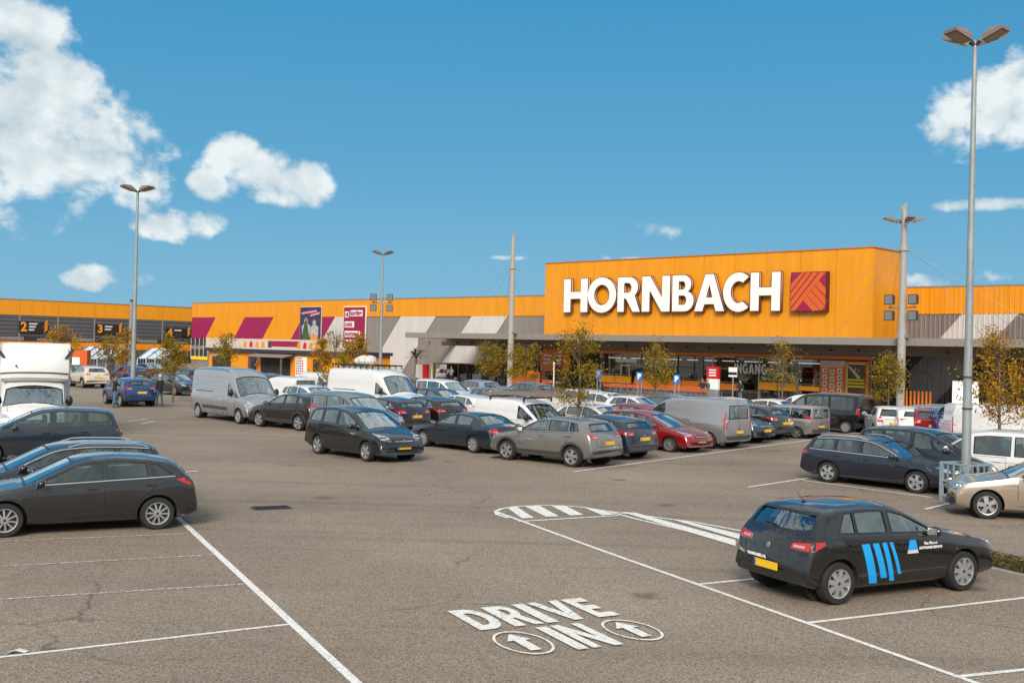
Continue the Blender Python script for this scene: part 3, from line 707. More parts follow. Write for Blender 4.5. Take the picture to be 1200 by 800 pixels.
for k in range(3):
    MB().bx(a+.2+.05*k, b-.32+.02*k, -.155, -.141, z1-1.45-k*.24, z1-1.30-k*.24).build('text_line', m_yellow, t)
t, a, b, z0, z1 = board(634.5, 668, 411.5, 436, 'offer_board', 'orange offer board with white and magenta text blocks left of the entrance', m_orange_dk)
for u, mm in ((.12, m_sign_w), (.52, m_magenta)):
    if mm is m_magenta: MB().bx(a+(b-a)*.48, a+(b-a)*.80, -.14, -.121, z0+.15, z1-.22).build('text_block', m_magenta, t)
    for k in range(3): MB().bx(a+(b-a)*u, a+(b-a)*(u+.28-.04*k), -.155, -.141, z1-.45-k*.35, z1-.30-k*.35).build('text_line', m_sign_w, t)
t, a, b, z0, z1 = board(928, 936, 445, 461, 'notice_sheet', 'pale notice sheet on the window left of the orange poster', m_lgrey, 'notice', -.04)
t, a, b, z0, z1 = board(891, 905, 440, 462, 'window_stickers', 'white brush drawings stuck on the entrance window', m_dkgrey, 'sticker', -.02)
for k in range(3): MB().prism([(a+.1, z1-.3-k*.5), (a+.5, z1-.15-k*.5), (b-.1, z1-.32-k*.5), (a+.5, z1-.28-k*.5)], -.04, -.021).build('brush_mark', m_sign_w, t)

# ---- orange annex in front of the left wall
an = frame(P0, 'orange_annex', 'low orange annex with striped sign band against the left wall', 'annex')
AY = -10.
ax0, ax1 = fx(245, AY, 420), fx(402, AY, 420); az1 = fp(300, 398.3, AY)[1]; azb = fp(300, 409, AY)[1]
MB().bx(ax0, ax1, AY, AY+6, 0, azb-.35).build('wall', m_orange, an)
MB().bx(ax0-.2, ax1+.3, AY-.45, AY+6.1, azb-.34, azb).build('roof_edge', m_navy, an)
MB().bx(ax0-.1, ax1+.3, AY-.4, AY-.25, azb+.01, az1+.12).build('sign_band', mat('sign_band_cream', (.60, .53, .47), .5), an)
MB().bx(fx(318, AY, 403), fx(355, AY, 403), AY-.42, AY-.401, azb+.35, az1-.05).build('red_stripe', m_magenta, an)
for k, px in enumerate((287, 294, 301, 308, 316, 350, 357, 364, 371, 378)):
    x = fx(px, AY-.4, 403); mm = [m_orange, m_red, m_orange, m_orange, m_dkgrey][k % 5]
    MB().prism([(x-.3, azb+.25), (x+.35, azb+.2), (x+.30, az1-.2), (x-.1, az1-.12)], AY-.43, AY-.401).build('printed_item', mm, an)
for p0_, p1_, mm in ((249, 271, m_black), (291, 301, m_black), (306, 341, m_black), (367, 376, m_black)):
    a, b = fx(p0_, AY, 425), fx(p1_, AY, 425)
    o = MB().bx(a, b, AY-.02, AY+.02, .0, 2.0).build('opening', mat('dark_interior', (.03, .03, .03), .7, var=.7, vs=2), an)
    MB().bx(a-.08, a, AY-.06, AY, 0, 2.05).bx(b, b+.08, AY-.06, AY, 0, 2.05).bx(a-.08, b+.08, AY-.06, AY, 2.0, 2.08).build('frame', m_orange_dk, o)
    if p0_ == 249:
        MB().bx(a, b, AY-.08, AY-.03, 1.9, 2.1).build('white_sticker', m_lgrey, o)
a, b = fx(303, AY, 425), fx(346, AY, 425)
MB().add([(a, AY-.02, 2.45), (b, AY-.02, 2.45), (b+.1, AY-1.6, 2.12), (a-.1, AY-1.6, 2.12), (a, AY-.02, 2.37), (b, AY-.02, 2.37), (b+.1, AY-1.6, 2.04), (a-.1, AY-1.6, 2.04)], [(0,1,2,3), (7,6,5,4), (2,6,7,3), (0,3,7,4), (1,5,6,2)]).build('porch_roof', m_brown, an)
for px in (306, 343):
    x = fx(px, AY, 425); MB().bx(x-.07, x+.07, AY-1.5, AY-1.36, 0, 2.05).build('porch_post', m_bark, an)
x = fx(312, AY, 425); MB().tube((x, AY-1.4, 1.1), (x+.9, AY-1.4, 1.95), .06, .06, 6).build('porch_brace', mat('pale_wood', (.42, .28, .15), .8), an)
a, b = fx(347, AY, 425), fx(360, AY, 425)
tt = frame(P0, 'price_list_board', 'white board with rows of red and blue marks on the annex wall', 'board')
MB().bx(a, b, AY-.08, AY-.02, .1, 2.2).build('board', m_sign_w, tt)
for i in range(4):
    for j in range(7):
        if (i, j) != (3, 0): MB().bx(a+.18+i*.33, a+.38+i*.33, AY-.095, AY-.081, 1.95-j*.26, 2.10-j*.26).build('price_mark', [m_magenta, m_red, m_navy][(i+j) % 3], tt)
# grey glazed corner of the wall below the magenta field, far left
a, b = fx(224.5, SB), fx(244, SB)
gl = MB().bx(a, b, SB-.05, SB, 3.0, 3.95).bx(a, b, SB-.05, SB, 1.4, 2.4).build('glazed_strip', mat('glazed_dark', (.04,.045,.05), .25), store)
for k in range(5): MB().bx(a+k*(b-a)/4-.05, a+k*(b-a)/4+.05, SB-.09, SB-.052, 1.2, 3.95).build('mullion', m_lgrey, store)
MB().bx(a, b, SB-.07, SB-.01, .9, 1.38).build('yellow_strip', m_yellow, store)

# ================================================================ DRIVE-IN WING at the far left
WA = R(45.86)          # x runs away to the right
def wing_line():
    d = ray(0, 400); o = Vector((0, 0, CAM_H)); k = 150/d.y; return o + d*k
W0 = wing_line(); W0.z = 0; WX = Vector((math.cos(WA), math.sin(WA), 0)); WY = Vector((-math.sin(WA), math.cos(WA), 0))
def wp(px, py, yo=0.):
    d = ray(px, py); o = Vector((0, 0, CAM_H)) - (W0 + WY*yo); k = -o.dot(WY)/d.dot(WY); q = o + d*k; return q.dot(WX), q.z
wing = thing('drive_in_building', 'long dark slatted drive-in building with an orange top band', 'building', W0, WA)
x0, x1 = -35, wp(228, 370)[0]
HW = wp(0, 350)[1]; HB = wp(0, 368)[1]
MB().bx(x0, x1, .1, 25, 2.9, HW).build('wall', m_slat, wing)
MB().bx(x0, x1, 14, 25, 0, 2.9).build('rear_wall', m_brown, wing)
n = 12
for i in range(n):
    a = x0+(x1-x0)*i/n; b = x0+(x1-x0)*(i+1)/n
    MB().bx(a+.02, b-.02, 0, .098, HB, HW).build('cladding_panel', m_orange, wing)
    MB().bx(a+.02, b-.02, .03, .098, HB-2.9, HB-.02).build('slat_panel', m_slat, wing)
    MB().bx(a-.1, a+.1, -.05, .03, 0, HB).build('column', m_mgrey, wing)
MB().bx(x0, x1, -.06, .12, HW, HW+.09).build('coping', m_brown, wing)
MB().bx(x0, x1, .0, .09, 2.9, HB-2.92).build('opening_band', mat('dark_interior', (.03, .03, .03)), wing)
for k in range(16): MB().bx(x0+k*5, x0+k*5+3.2, -.02, .0, 3.05, 3.35+.2*(k % 2)).build('window_strip', m_mgrey, wing)
MB().bx(x0, x1, -1.5, -1.3, wp(60, 407)[1]-.1, wp(60, 400.5)[1]).build('name_rail', m_orange, wing)
rr = random.Random(9)
for k in range(40):
    x = x0+20+k*1.5
    if rr.random() < .6: MB().bx(x, x+rr.uniform(.6, 1.3), -1.53, -1.501, wp(60, 405.5)[1], wp(60, 402.5)[1]).build('rail_mark', m_orange_dk, wing)
lower = MB().bx(x0, x1, .2, .3, 0, 2.5); lower.build('lower_wall', mat('dark_brown_wall', (.10, .085, .07), .8, var=.6, vs=.5), wing)  # dark brown wall with a mottled tone
def gate_sign(px0, px1, py0, py1, num, label, lines):
    t = thing('gate_sign', label, 'sign', W0, WA, 'numbered drive-in gate signs')
    a, z1 = wp(px0, py0); b, z0 = wp(px1, py1); 
    MB().bx(a, b, -.25, -.06, z0, z1).build('board', m_black, t)
    me = text_mesh('number', num, (z1-z0)*1.15, .06, m_orange, bold=.06); o = link('number', me, t); o.location = (a+(b-a)*.15, -.29, z0+.12*(z1-z0))
    for k in range(lines):
        MB().bx(a+(b-a)*.33, a+(b-a)*(.62-.05*k), -.28, -.251, z1-.45-k*.42, z1-.22-k*.42).build('text_line', m_lgrey, t)
    for k in range(4):
        zz = z0+.1+k*(z1-z0)*.24
        MB().prism([(b-(b-a)*.12, zz), (b-.06, zz+.35), (b-.06, zz+.60), (b-(b-a)*.12, zz+.25)], -.28, -.251).build('hazard_stripe', m_orange, t)
gate_sign(22, 55, 376, 390, '2', 'black sign with an orange figure two on the drive-in building', 3)
gate_sign(112, 142, 379.5, 391.5, '3', 'black sign with an orange figure three on the drive-in building', 2)
gate_sign(194, 222, 384, 395, '4', 'black sign with an orange figure four on the drive-in building', 1)
# ================================================================ CARS
m_tyre = mat('tyre_rubber', (.016, .016, .017), .75, bump=.2, bs=60)
m_rim = mat('alloy_silver', (.50, .50, .51), .3, .7)
m_rimd = mat('rim_dark', (.03, .03, .032), .5)
m_trim = mat('black_trim', (.014, .014, .016), .38)
m_plast = mat('grey_plastic', (.045, .045, .048), .6)
m_chrome = mat('chrome', (.80, .80, .80), .12, 1.)
m_plate = mat('yellow_plate', (.85, .50, .015), .45)
m_eu = mat('plate_blue', (.01, .07, .35), .45)
m_seat = mat('seat_cloth', (.07, .07, .075), .9)
m_int = mat('cabin_dark', (.022, .022, .024), .8)
m_tail = mat('tail_lamp_red', (.46, .006, .008), .12, coat=1.)
m_tailw = mat('tail_lamp_clear', (.50, .30, .30), .15, coat=1.)
m_head = mat('head_lamp_clear', (.50, .52, .54), .10, .5, coat=1.)
m_bulb = mat('head_lamp_bulb', (.85, .86, .88), .08, .9)
m_cglass = glass_mat('car_glass', (.44, .56, .53), .015, .11, .60)
m_privacy = glass_mat('dark_car_glass', (.20, .24, .24), .015, .09, .62)
m_wscreen = glass_mat('windscreen_glass', (.50, .62, .60), .015, .14, .85)
PAINT = {}
def paint(name, col, metal=.0, rough=.27):
    if name not in PAINT:
        m = mat('paint_' + name, col, rough, metal, 1.0, var=.04, vs=2.5); PAINT[name] = m
    return PAINT[name]
m_paint0 = paint('base', (.3, .3, .3))

def lerp(a, b, t): return a+(b-a)*t
def pl(P, s):
    if s <= P[0][0]: return P[0][1]
    for (a, x), (b, y) in zip(P, P[1:]):
        if s <= b: return x+(y-x)*(s-a)/max(1e-6, b-a)
    return P[-1][1]
class Shape:
    """body surface of one kind of vehicle; s runs from the nose to the tail"""
    def __init__(q, sp):
        q.__dict__.update(dict(tum=.26, clear=.20, bowf=.16, bowr=.10, crown=.05, rcm=.10, narrow=.07, sill=.03)); q.__dict__.update(sp)
    def top(q, s): return (pl(q.prof, s-.03)+pl(q.prof, s)*2+pl(q.prof, s+.03))/4
    def belt(q, s): return lerp(q.b0, q.b1, min(1, max(0, (s-q.cowl)/(q.L-q.cowl))))
    def X(q, s): return q.fo + q.wb/2 - s
    def sec(q, s, iy=0., iz=0., zb=None):
        L, W = q.L, q.W/2 - iy
        tp = q.top(s) - iz
        w_ = W*(1 - q.narrow*max(0, 1-s/1.1)**2 - q.narrow*.8*max(0, 1-(L-s)/.9)**2)
        if zb is None: zb = q.clear + .05*max(0, 1-s/.5)**1.5 + .12*max(0, 1-(L-s)/.45)**1.5
        zs = min(q.belt(s), tp-.05); hc = tp-zs
        zs = max(zs, zb+.06)
        ye = .95*w_ - q.tum*max(0, hc-.06)
        rc = min(.55*hc, q.rcm)
        zm = lerp(zb, zs, .55)
        pts = [(0, zb), (.86*w_, zb), (.955*w_ - q.sill*.3, zb+.05), (.985*w_, lerp(zb, zs, .28)), (1.0*w_, zm), (.995*w_, lerp(zb, zs, .80)), (.975*w_, zs-.02), (.952*w_, zs+.012),
               ((.95*w_+ye)/2, (zs+tp-rc)/2+.006), (ye, tp-rc), (ye-.30*rc, tp-.38*rc-q.crown*.6), (ye-1.0*rc, tp-.06*rc-q.crown*.8), (ye*.45, tp-q.crown*.22), (0, tp)]
        return pts, w_
    def pt(q, s, y, z, w_):
        x = q.X(s)
        ff = max(0, 1 - s/(q.cowl+1.3)); fr = max(0, 1-(q.L-s)/1.1)
        k = (abs(y)/max(.3, q.W/2))**2.4
        return (x - q.bowf*k*ff + q.bowr*k*fr, y, z)
    def stations(q, s0, s1):
        ks = sorted({round(a, 3) for a, _ in q.prof if s0 < a < s1} | {s0, s1}); out = []
        for a, b in zip(ks, ks[1:]):
            n = max(1, round((b-a)/.11)); out += [a+(b-a)*i/n for i in range(n)]
        return out + [s1]
    def loft(q, s0, s1, iy=0., iz=0., zb=None, mi=0):
        mb = MB(); st = q.stations(s0, s1); rings = []
        for s in st:
            pts, w_ = q.sec(s, iy, iz, zb)
            half = [q.pt(s, y, z, w_) for y, z in pts]
            rings.append(half + [(x, -y, z) for x, y, z in reversed(half[1:-1])])
        n = len(rings[0]); vs = [v for r_ in rings for v in r_]
        fs = [(i*n+j, i*n+(j+1) % n, (i+1)*n+(j+1) % n, (i+1)*n+j) for i in range(len(st)-1) for j in range(n)]
        fs += [tuple(range(n-1, -1, -1)), tuple((len(st)-1)*n+j for j in range(n))]
        mb.add(vs, fs, mi); return mb

def boolean(o, mbs):
    for mb in mbs:
        c = link('cutter', mb.mesh('cutter', [m_paint0, m_int]))
        md = o.modifiers.new('b', 'BOOLEAN'); md.operation = 'DIFFERENCE'; md.object = c; md.solver = 'EXACT'
        dg = bpy.context.evaluated_depsgraph_get(); me = bpy.data.meshes.new_from_object(o.evaluated_get(dg))
        if len(me.vertices) < .6*len(o.data.vertices): print('BOOLEAN LOST', o.name, len(me.vertices), len(o.data.vertices))
        o.modifiers.clear(); old = o.data; o.data = me; bpy.data.meshes.remove(old); bpy.data.objects.remove(c)

class Skin:
    """lays panels, lamps, glass and lines on the body surface"""
    def __init__(q, sh, mesh):
        bm = bmesh.new(); bm.from_mesh(mesh); q.t = BVHTree.FromBMesh(bm); bm.free(); q.sh = sh
    def hit(q, ax, a, b, off):
        sh = q.sh
        if ax == 'L': o, d = Vector((sh.X(a), 3, b)), Vector((0, -1, 0))
        elif ax == 'F': o, d = Vector((8, a, b)), Vector((-1, 0, 0))
        elif ax == 'B': o, d = Vector((-9, a, b)), Vector((1, 0, 0))
        else: o, d = Vector((sh.X(b), a, 5)), Vector((0, 0, -1))
        r = q.t.ray_cast(o, d)
        if r[0] is None:
            r = q.t.find_nearest(o + d*(2.2 if ax == 'L' else 6))
            if r[0] is None: return None
            return r[0]
        return r[0] - d*off
    def patch(q, ax, poly, off=.004, depth=.012, mb=None, mi=0, mir=False, grid=.16):
        """poly: side 'L' (s,z); front/back (y,z); top 'T' (y,s)"""
        mb = mb or MB(); bm = bmesh.new()
        try: f = bm.faces.new([bm.verts.new((a, b, 0)) for a, b in poly])
        except Exception: return mb
        xs_ = [p[0] for p in poly]; ys_ = [p[1] for p in poly]
        for k, (lo, hi) in enumerate(((min(xs_), max(xs_)), (min(ys_), max(ys_)))):
            n = int((hi-lo)/grid)+1
            for i in range(1, n):
                co = [0, 0, 0]; co[k] = lo+(hi-lo)*i/n; no = [0, 0, 0]; no[k] = 1
                bmesh.ops.bisect_plane(bm, geom=bm.verts[:]+bm.edges[:]+bm.faces[:], plane_co=co, plane_no=no)
        bmesh.ops.triangulate(bm, faces=[f for f in bm.faces if len(f.verts) > 4])
        bm.verts.index_update()
        P = [q.hit(ax, v.co.x, v.co.y, off) for v in bm.verts]
        F = [tuple(v.index for v in f.verts) for f in bm.faces]
        be = [(e.verts[0].index, e.verts[1].index) for e in bm.edges if e.is_boundary]
        bm.free(); n = len(P)
        dd = {'L': (0, -1, 0), 'F': (-1, 0, 0), 'B': (1, 0, 0), 'T': (0, 0, -1)}[ax]; Q = [p + Vector(dd)*(off+depth) for p in P]
        bi = sorted({i for e in be for i in e}); mp_ = {v: n+k for k, v in enumerate(bi)}
        vs = P + [Q[i] for i in bi]; fs = F + [(a, b, mp_[b], mp_[a]) for a, b in be]
        mb.add(vs, fs, mi)
        if mir: mb.add([(v[0], -v[1], v[2]) for v in vs], [tuple(reversed(f)) for f in fs], mi)
        return mb
    def line(q, ax, pts, wd, off=.005, mb=None, mi=0, mir=False, closed=False, depth=.01):
        mb = mb or MB()
        if closed: pts = list(pts)+[pts[0]]
        P = []
        for a, b in zip(pts, pts[1:]):
            n = max(1, int(math.dist(a, b)/.12))
            P += [(lerp(a[0], b[0], i/n), lerp(a[1], b[1], i/n)) for i in range(n)]
        P.append(pts[-1])
        for (a, b) in zip(P, P[1:]):
            d = Vector((b[0]-a[0], b[1]-a[1]))
            if d.length < 1e-5: continue
            d.normalize(); n_ = Vector((-d.y, d.x))*wd/2; e = d*wd*.25
            cs = [(a[0]+n_.x-e.x, a[1]+n_.y-e.y), (b[0]+n_.x+e.x, b[1]+n_.y+e.y), (b[0]-n_.x+e.x, b[1]-n_.y+e.y), (a[0]-n_.x-e.x, a[1]-n_.y-e.y)]
            H = [q.hit(ax, c[0], c[1], off) for c in cs]
            if any(h is None for h in H): continue
            mb.add(H, [(0, 1, 2, 3)], mi)
            if mir: mb.add([(v[0], -v[1], v[2]) for v in H], [(3, 2, 1, 0)], mi)
        return mb
def inset(poly, d):
    c = Vector((sum(p[0] for p in poly)/len(poly), sum(p[1] for p in poly)/len(poly))); n = len(poly); out = []
    ar = sum(poly[i][0]*poly[(i+1) % n][1]-poly[(i+1) % n][0]*poly[i][1] for i in range(n)); sg = 1 if ar > 0 else -1
    for i in range(n):
        a, b, c_ = Vector(poly[i-1]), Vector(poly[i]), Vector(poly[(i+1) % n])
        d1 = (b-a).normalized(); d2 = (c_-b).normalized(); n1 = Vector((-d1.y, d1.x))*sg; n2 = Vector((-d2.y, d2.x))*sg; nn = n1+n2
        nn = nn.normalized() if nn.length > .3 else n1
        out.append(tuple(b + nn*d/max(.5, nn.dot(n1))))
    return out
WHEELS = {}
def wheel_meshes(r, style):
    k = (r, style)
    if k in WHEELS: return WHEELS[k]
    w_ = .205; ri = r*.70
    prof = [(ri-.01, -w_*.40), (ri, -w_*.5), (r*.93, -w_*.5), (r*.985, -w_*.40), (r, -w_*.2), (r, w_*.2), (r*.985, w_*.40), (r*.93, w_*.5), (ri, w_*.5), (ri-.01, w_*.40)]
    mb = MB(); n = 28; vs = [(a*math.cos(2*math.pi*i/n), b, a*math.sin(2*math.pi*i/n)) for i in range(n) for a, b in prof]; m = len(prof)
    mb.add(vs, [(i*m+j, i*m+j+1, ((i+1) % n)*m+j+1, ((i+1) % n)*m+j) for i in range(n) for j in range(m-1)])
    ty = mb.mesh('tyre', m_tyre, True)
    mb = MB(); y = w_*.40
    mb.tube((0, -.05, 0), (0, y-.055, 0), ri, ri, 24, 1)                      # dark barrel
    vs = [];  n = 32
    for a, b in ((ri+.004, y-.02), (ri+.004, y+.018), (ri-.022, y+.012), (ri-.030, y-.05)): vs += [(a*math.cos(2*math.pi*i/n), b, a*math.sin(2*math.pi*i/n)) for i in range(n)]
    mb.add(vs, [(j*n+i, j*n+(i+1) % n, (j+1)*n+(i+1) % n, (j+1)*n+i) for j in range(3) for i in range(n)], 0)
    ns, sw, taper = {'ten': (10, .026, .8), 'five': (5, .065, 1.15), 'double': (10, .030, 1.), 'cover': (8, .050, 1.15), 'steel': (6, .085, 1.3)}[style]
    for i in range(ns):
        an = 2*math.pi*i/ns + (.13*(1 if i % 2 else -1) if style == 'double' else 0)
        d = Vector((math.cos(an), 0, math.sin(an))); q = Vector((-d.z, 0, d.x)); a0, a1 = .035, ri-.012; w0, w1 = sw*r/.32*.75, sw*taper*r/.32
        ps = [d*a0-q*w0/1.2, d*a1-q*w1/1.2*.9, d*a1+q*w1/1.2*.9, d*a0+q*w0/1.2]
        mb.add([p+Vector((0, y-.03, 0)) for p in ps] + [p*1.+Vector((0, y+(.012 if j in (0, 3) else .002), 0)) for j, p in enumerate(ps)], [(4,5,6,7), (0,1,5,4), (2,3,7,6), (1,2,6,5)], 0)
    mb.tube((0, y-.04, 0), (0, y+.014, 0), .062, .050, 14, 0)
    mb.tube((0, y+.014, 0), (0, y+.018, 0), .028, .026, 10, 1)
    ri_ = mb.mesh('rim', [m_rim, m_rimd], True)
    WHEELS[k] = (ty, ri_); return ty, ri_

def make_vehicle(sp, name='parked_car', base_label='', rim='ten'):
    """one complete vehicle with its parts; returned root is moved or copied"""
    q = Shape(sp); root = thing(name, base_label, sp.get('cat', 'car'))
    XF, XR = q.wb/2, -q.wb/2; r = q.r; sF, sR = q.fo, q.fo+q.wb
    base = q.loft(0, q.L); bo = link('body', base.mesh('body', [m_paint0, m_int], True), root)
    sk = Skin(q, bo.data)
    # --- window outlines
    zt = lambda s: q.top(s) - q.wtop
    zl = lambda s: q.belt(s) + .035
    def band(s0, s1, lean0=0., lean1=0., n=7):
        lo, hi = [], []
        for i in range(n+1):
            t = i/n; s = lerp(s0, s1, t)
            lo.append((s, zl(s))); sh_ = lerp(s0+lean0, s1+lean1, t); hi.append((sh_, max(zt(sh_), zl(sh_)+.012)))
        return lo + hi[::-1]
    side = [band(*b) for b in q.win]
    q.wtop_ = q.wtop
    ws = q.ws; wsp = [(-ws[2], ws[0]), (ws[2], ws[0]), (ws[3], ws[1]), (-ws[3], ws[1])]      # (y,s) from above
    if q.wtype == 'F': wsp = [(-ws[2], ws[0]), (ws[2], ws[0]), (ws[3], ws[1]), (-ws[3], ws[1])]
    cuts = []
    for X_ in (XF, XR):
        for sy in (1, -1):
            cuts.append(MB().tube((X_, sy*(q.W/2-.27), r), (X_, sy*(q.W/2+.3), r), r+.055, r+.055, 36, 1))
    wc = MB()
    for c in cuts: wc.add(c.v, c.f, 1)
    boolean(bo, [wc])
    if not q.__dict__.get('solid'):
        cav = q.loft(q.cowl+.12, q.L-q.cavr, .065, .05, .42, 1)
        sc_ = MB()
        for k, p in enumerate(side):
            sc_.prism([(q.X(a), b) for a, b in inset(p, .004)], -2, 2, 1)
        front = MB()
        if q.wtype == 'T':
            zz = q.belt(ws[0])-.03
            front.prism([(q.X(s), y) for y, s in wsp], zz, 4, 1, 'xy')
        else:
            front.v = []; front.add([(x, y, z) for x in (q.X(ws[1])-.25, 9) for y, z in ((-ws[2], ws[0]), (ws[2], ws[0]), (ws[3], ws[4]), (-ws[3], ws[4]))], [(3,2,1,0), (4,5,6,7), (0,1,5,4), (1,2,6,5), (2,3,7,6), (3,0,4,7)], 1)
        cl = [cav] + ([sc_] if side else []) + [front]
        if q.rw:
            rw = q.rw; bk = MB()
            if rw[0] == 'B':
                bk.add([(x, y, z) for x in (-9, q.X(q.L)+rw[5]) for y, z in ((-rw[3], rw[1]), (rw[3], rw[1]), (rw[4], rw[2]), (-rw[4], rw[2]))], [(3,2,1,0), (4,5,6,7), (0,1,5,4), (1,2,6,5), (2,3,7,6), (3,0,4,7)], 1)
            else:
                bk.prism([(q.X(s), y) for y, s in ((-rw[3], rw[1]), (rw[3], rw[1]), (rw[4], rw[2]), (-rw[4], rw[2]))], q.belt(rw[1])-.04, 4, 1, 'xy')
            cl.append(bk)
        boolean(bo, cl)
    me = bo.data
    for p in me.polygons: p.use_smooth = True
    me.set_sharp_from_angle(angle=R(40))
    # --- glass and seals
    privacy = q.__dict__.get('privacy', 9)
    for k, p in enumerate(side):
        for sgn in (0, 1):
            mb = sk.patch('L', inset(p, -.006), -.010, 0, grid=.3); ml = sk.line('L', inset(p, .004), .022, .003, closed=True)
            if sgn:
                mb.v = [(a, -b, c) for a, b, c in mb.v]; ml.v = [(a, -b, c) for a, b, c in ml.v]
            w_ = mb.build('side_window', m_privacy if k >= privacy else m_cglass, root, True); ml.build('window_seal', m_trim, w_)
    if q.__dict__.get('chrome') and side:
        sA = min(p[0] for p in side[0]); sB = max(p[0] for p in side[-1]); mb = MB()
        sk.line('L', [(s, zl(s)-.022) for s in [lerp(sA, sB, i/8) for i in range(9)]], .016, .009, mb, mir=True)
        if q.chrome > 1: sk.line('L', [(s, max(zt(s), zl(s)+.0)+.018) for s in [lerp(sA, sB-.05, i/16) for i in range(17)]], .016, .008, mb, mir=True)
        mb.build('window_trim', m_chrome, root)
    if q.wtype == 'T':
        mb = sk.patch('T', inset(wsp, -.006), -.008, 0, grid=.25); ml = sk.line('T', inset(wsp, .010), .035, .003, closed=True)
    else:
        fp_ = [(-ws[2], ws[0]), (ws[2], ws[0]), (ws[3], ws[4]), (-ws[3], ws[4])]; mb = sk.patch('F', inset(fp_, -.006), -.008, 0, grid=.25); ml = sk.line('F', inset(fp_, .010), .04, .003, closed=True)
    w_ = mb.build('windscreen', m_wscreen, root, True); ml.build('window_seal', m_trim, w_)
    if q.rw:
        rw = q.rw
        if rw[0] == 'B': poly = [(-rw[3], rw[1]), (rw[3], rw[1]), (rw[4], rw[2]), (-rw[4], rw[2])]
        else: poly = [(-rw[3], rw[1]), (rw[3], rw[1]), (rw[4], rw[2]), (-rw[4], rw[2])]
        ax = 'B' if rw[0] == 'B' else 'T'
        if q.__dict__.get('solid'): pass
        mb = sk.patch(ax, inset(poly, -.006), -.008, 0, grid=.25); ml = sk.line(ax, inset(poly, .010), .035, .003, closed=True)
        w_ = mb.build('rear_window', m_privacy if privacy < 9 else m_cglass, root, True); ml.build('window_seal', m_trim, w_)
        if ax == 'B':
            y0 = 0; z0 = rw[1]+.05; h = [sk.hit('B', a, b, .03) for a, b in ((0, z0), (.38, z0+.03))]
            MB().tube(h[0], h[1], .013, .008, 5).build('wiper', m_trim, root)
    # --- doors: lower panels with dark gaps
    zlo = q.clear+.12
    def arch_s(sc_, z, sg): return sc_ + sg*math.sqrt(max(0, (r+.11)**2 - max(0, z-r)**2)) if z < 2*r+.11 else sc_
    doors = []
    for (d0, d1) in q.doors:
        lowz = [zlo, .5*(zlo+q.belt(d0)), q.belt(d0)-.02]
        p = []
        for z in (zlo, r, r*1.6, 2*r, q.belt(d0)-.015): p.append((max(d0, arch_s(sF, z, 1)) if z < 2*r+.1 else d0, z))
        for z in (q.belt(d1)-.015, 2*r, r*1.6, r, zlo): p.append((min(d1, arch_s(sR, z, -1)) if z < 2*r+.1 else d1, z))
        doors.append(p)
    for k, p in enumerate(doors):
        for sgn in (0, 1):
            mb = sk.patch('L', inset(p, .004), .0045, .012, grid=.2); sk.line('L', p, .014, .0025, mb, 1, closed=True)
            if sgn: mb.v = [(a, -b, c) for a, b, c in mb.v]
            d_ = mb.build('door', [m_paint0, m_trim], root, True)
            s_ = max(a for a, b in p)-.22; z_ = q.belt(s_)-.13; y_ = sk.hit('L', s_, z_, .018)
            hb = MB().box((q.X(s_), y_.y*(-1 if sgn else 1), z_), (.19, .035, .028)); hb.build('door_handle', m_paint0, d_)
    # --- lamps, plates, grille, mirrors
    for nm, lst, m in (('headlight', q.head, m_head), ('taillight', q.tail, m_tail)):
        for sgn in (1, -1):
            mb = MB()
            for (ax, poly) in lst: sk.patch(ax, poly, .008, .02, mb, grid=.1)
            if sgn < 0: mb.v = [(a, -b, c) for a, b, c in mb.v]
            l_ = mb.build(nm, m, root, True)
            ax, poly = lst[0]; c = (sum(p[0] for p in poly)/len(poly), sum(p[1] for p in poly)/len(poly))
            if nm == 'headlight':
                mb = MB()
                for dx in (-.07, .06):
                    h = sk.hit(ax, c[0]+dx, c[1], .010); mb.ball((h.x, h.y*sgn, h.z), (.02, .05, .045), 10, 6)
                mb.build('bulb', m_bulb, l_, True)
            else:
                w0 = inset(poly, .018); zc = lerp(min(p[1] for p in w0), max(p[1] for p in w0), .18); zc2 = zc + .035
                ys_ = [p[0] for p in w0]; mb = sk.patch(ax, [(min(ys_)+.02, zc), (lerp(min(ys_), max(ys_), .6), zc), (lerp(min(ys_), max(ys_), .6), zc2), (min(ys_)+.02, zc2)], .012, .01, grid=.1)
                if sgn < 0: mb.v = [(a, -b, c_) for a, b, c_ in mb.v]
                mb.build('reversing_lamp', m_tailw, l_)
    for ax, z, wd in (('F', q.pf, .52), ('B', q.pb, .52)):
        h0 = sk.hit(ax, 0, z, .02); x = h0.x; sg = 1 if ax == 'F' else -1
        pm = MB().box((x+sg*.002, 0, z), (.02, wd, .11)); pm.box((x+sg*.003, .235 if sg < 0 else -.235, z), (.022, .045, .105), 1)
        pm.build('number_plate', [m_plate, m_eu], root)
    gm = MB()
    for (poly) in q.grille: sk.patch('F', poly, .004, .01, gm, grid=.12)
    gr_ = gm.build('grille', m_trim, root)
    if q.gbar:
        gb = MB()
        for z in q.gbar[1]: sk.line('F', [(-q.gbar[0], z), (q.gbar[0], z)], .022, .012, gb)
        gb.build('grille_bar', m_chrome, gr_)
        h = sk.hit('F', 0, q.gbar[1][0], .015); MB().tube(h, h+Vector((.012, 0, 0)), .05, .045, 12).build('badge', m_chrome, gr_)
    bmp = MB()
    for ax, poly in q.bumper: sk.patch(ax, poly, .005, .012, bmp, grid=.14, mir=(ax == 'L'))
    bmp.build('bumper_trim', m_plast, root, True)
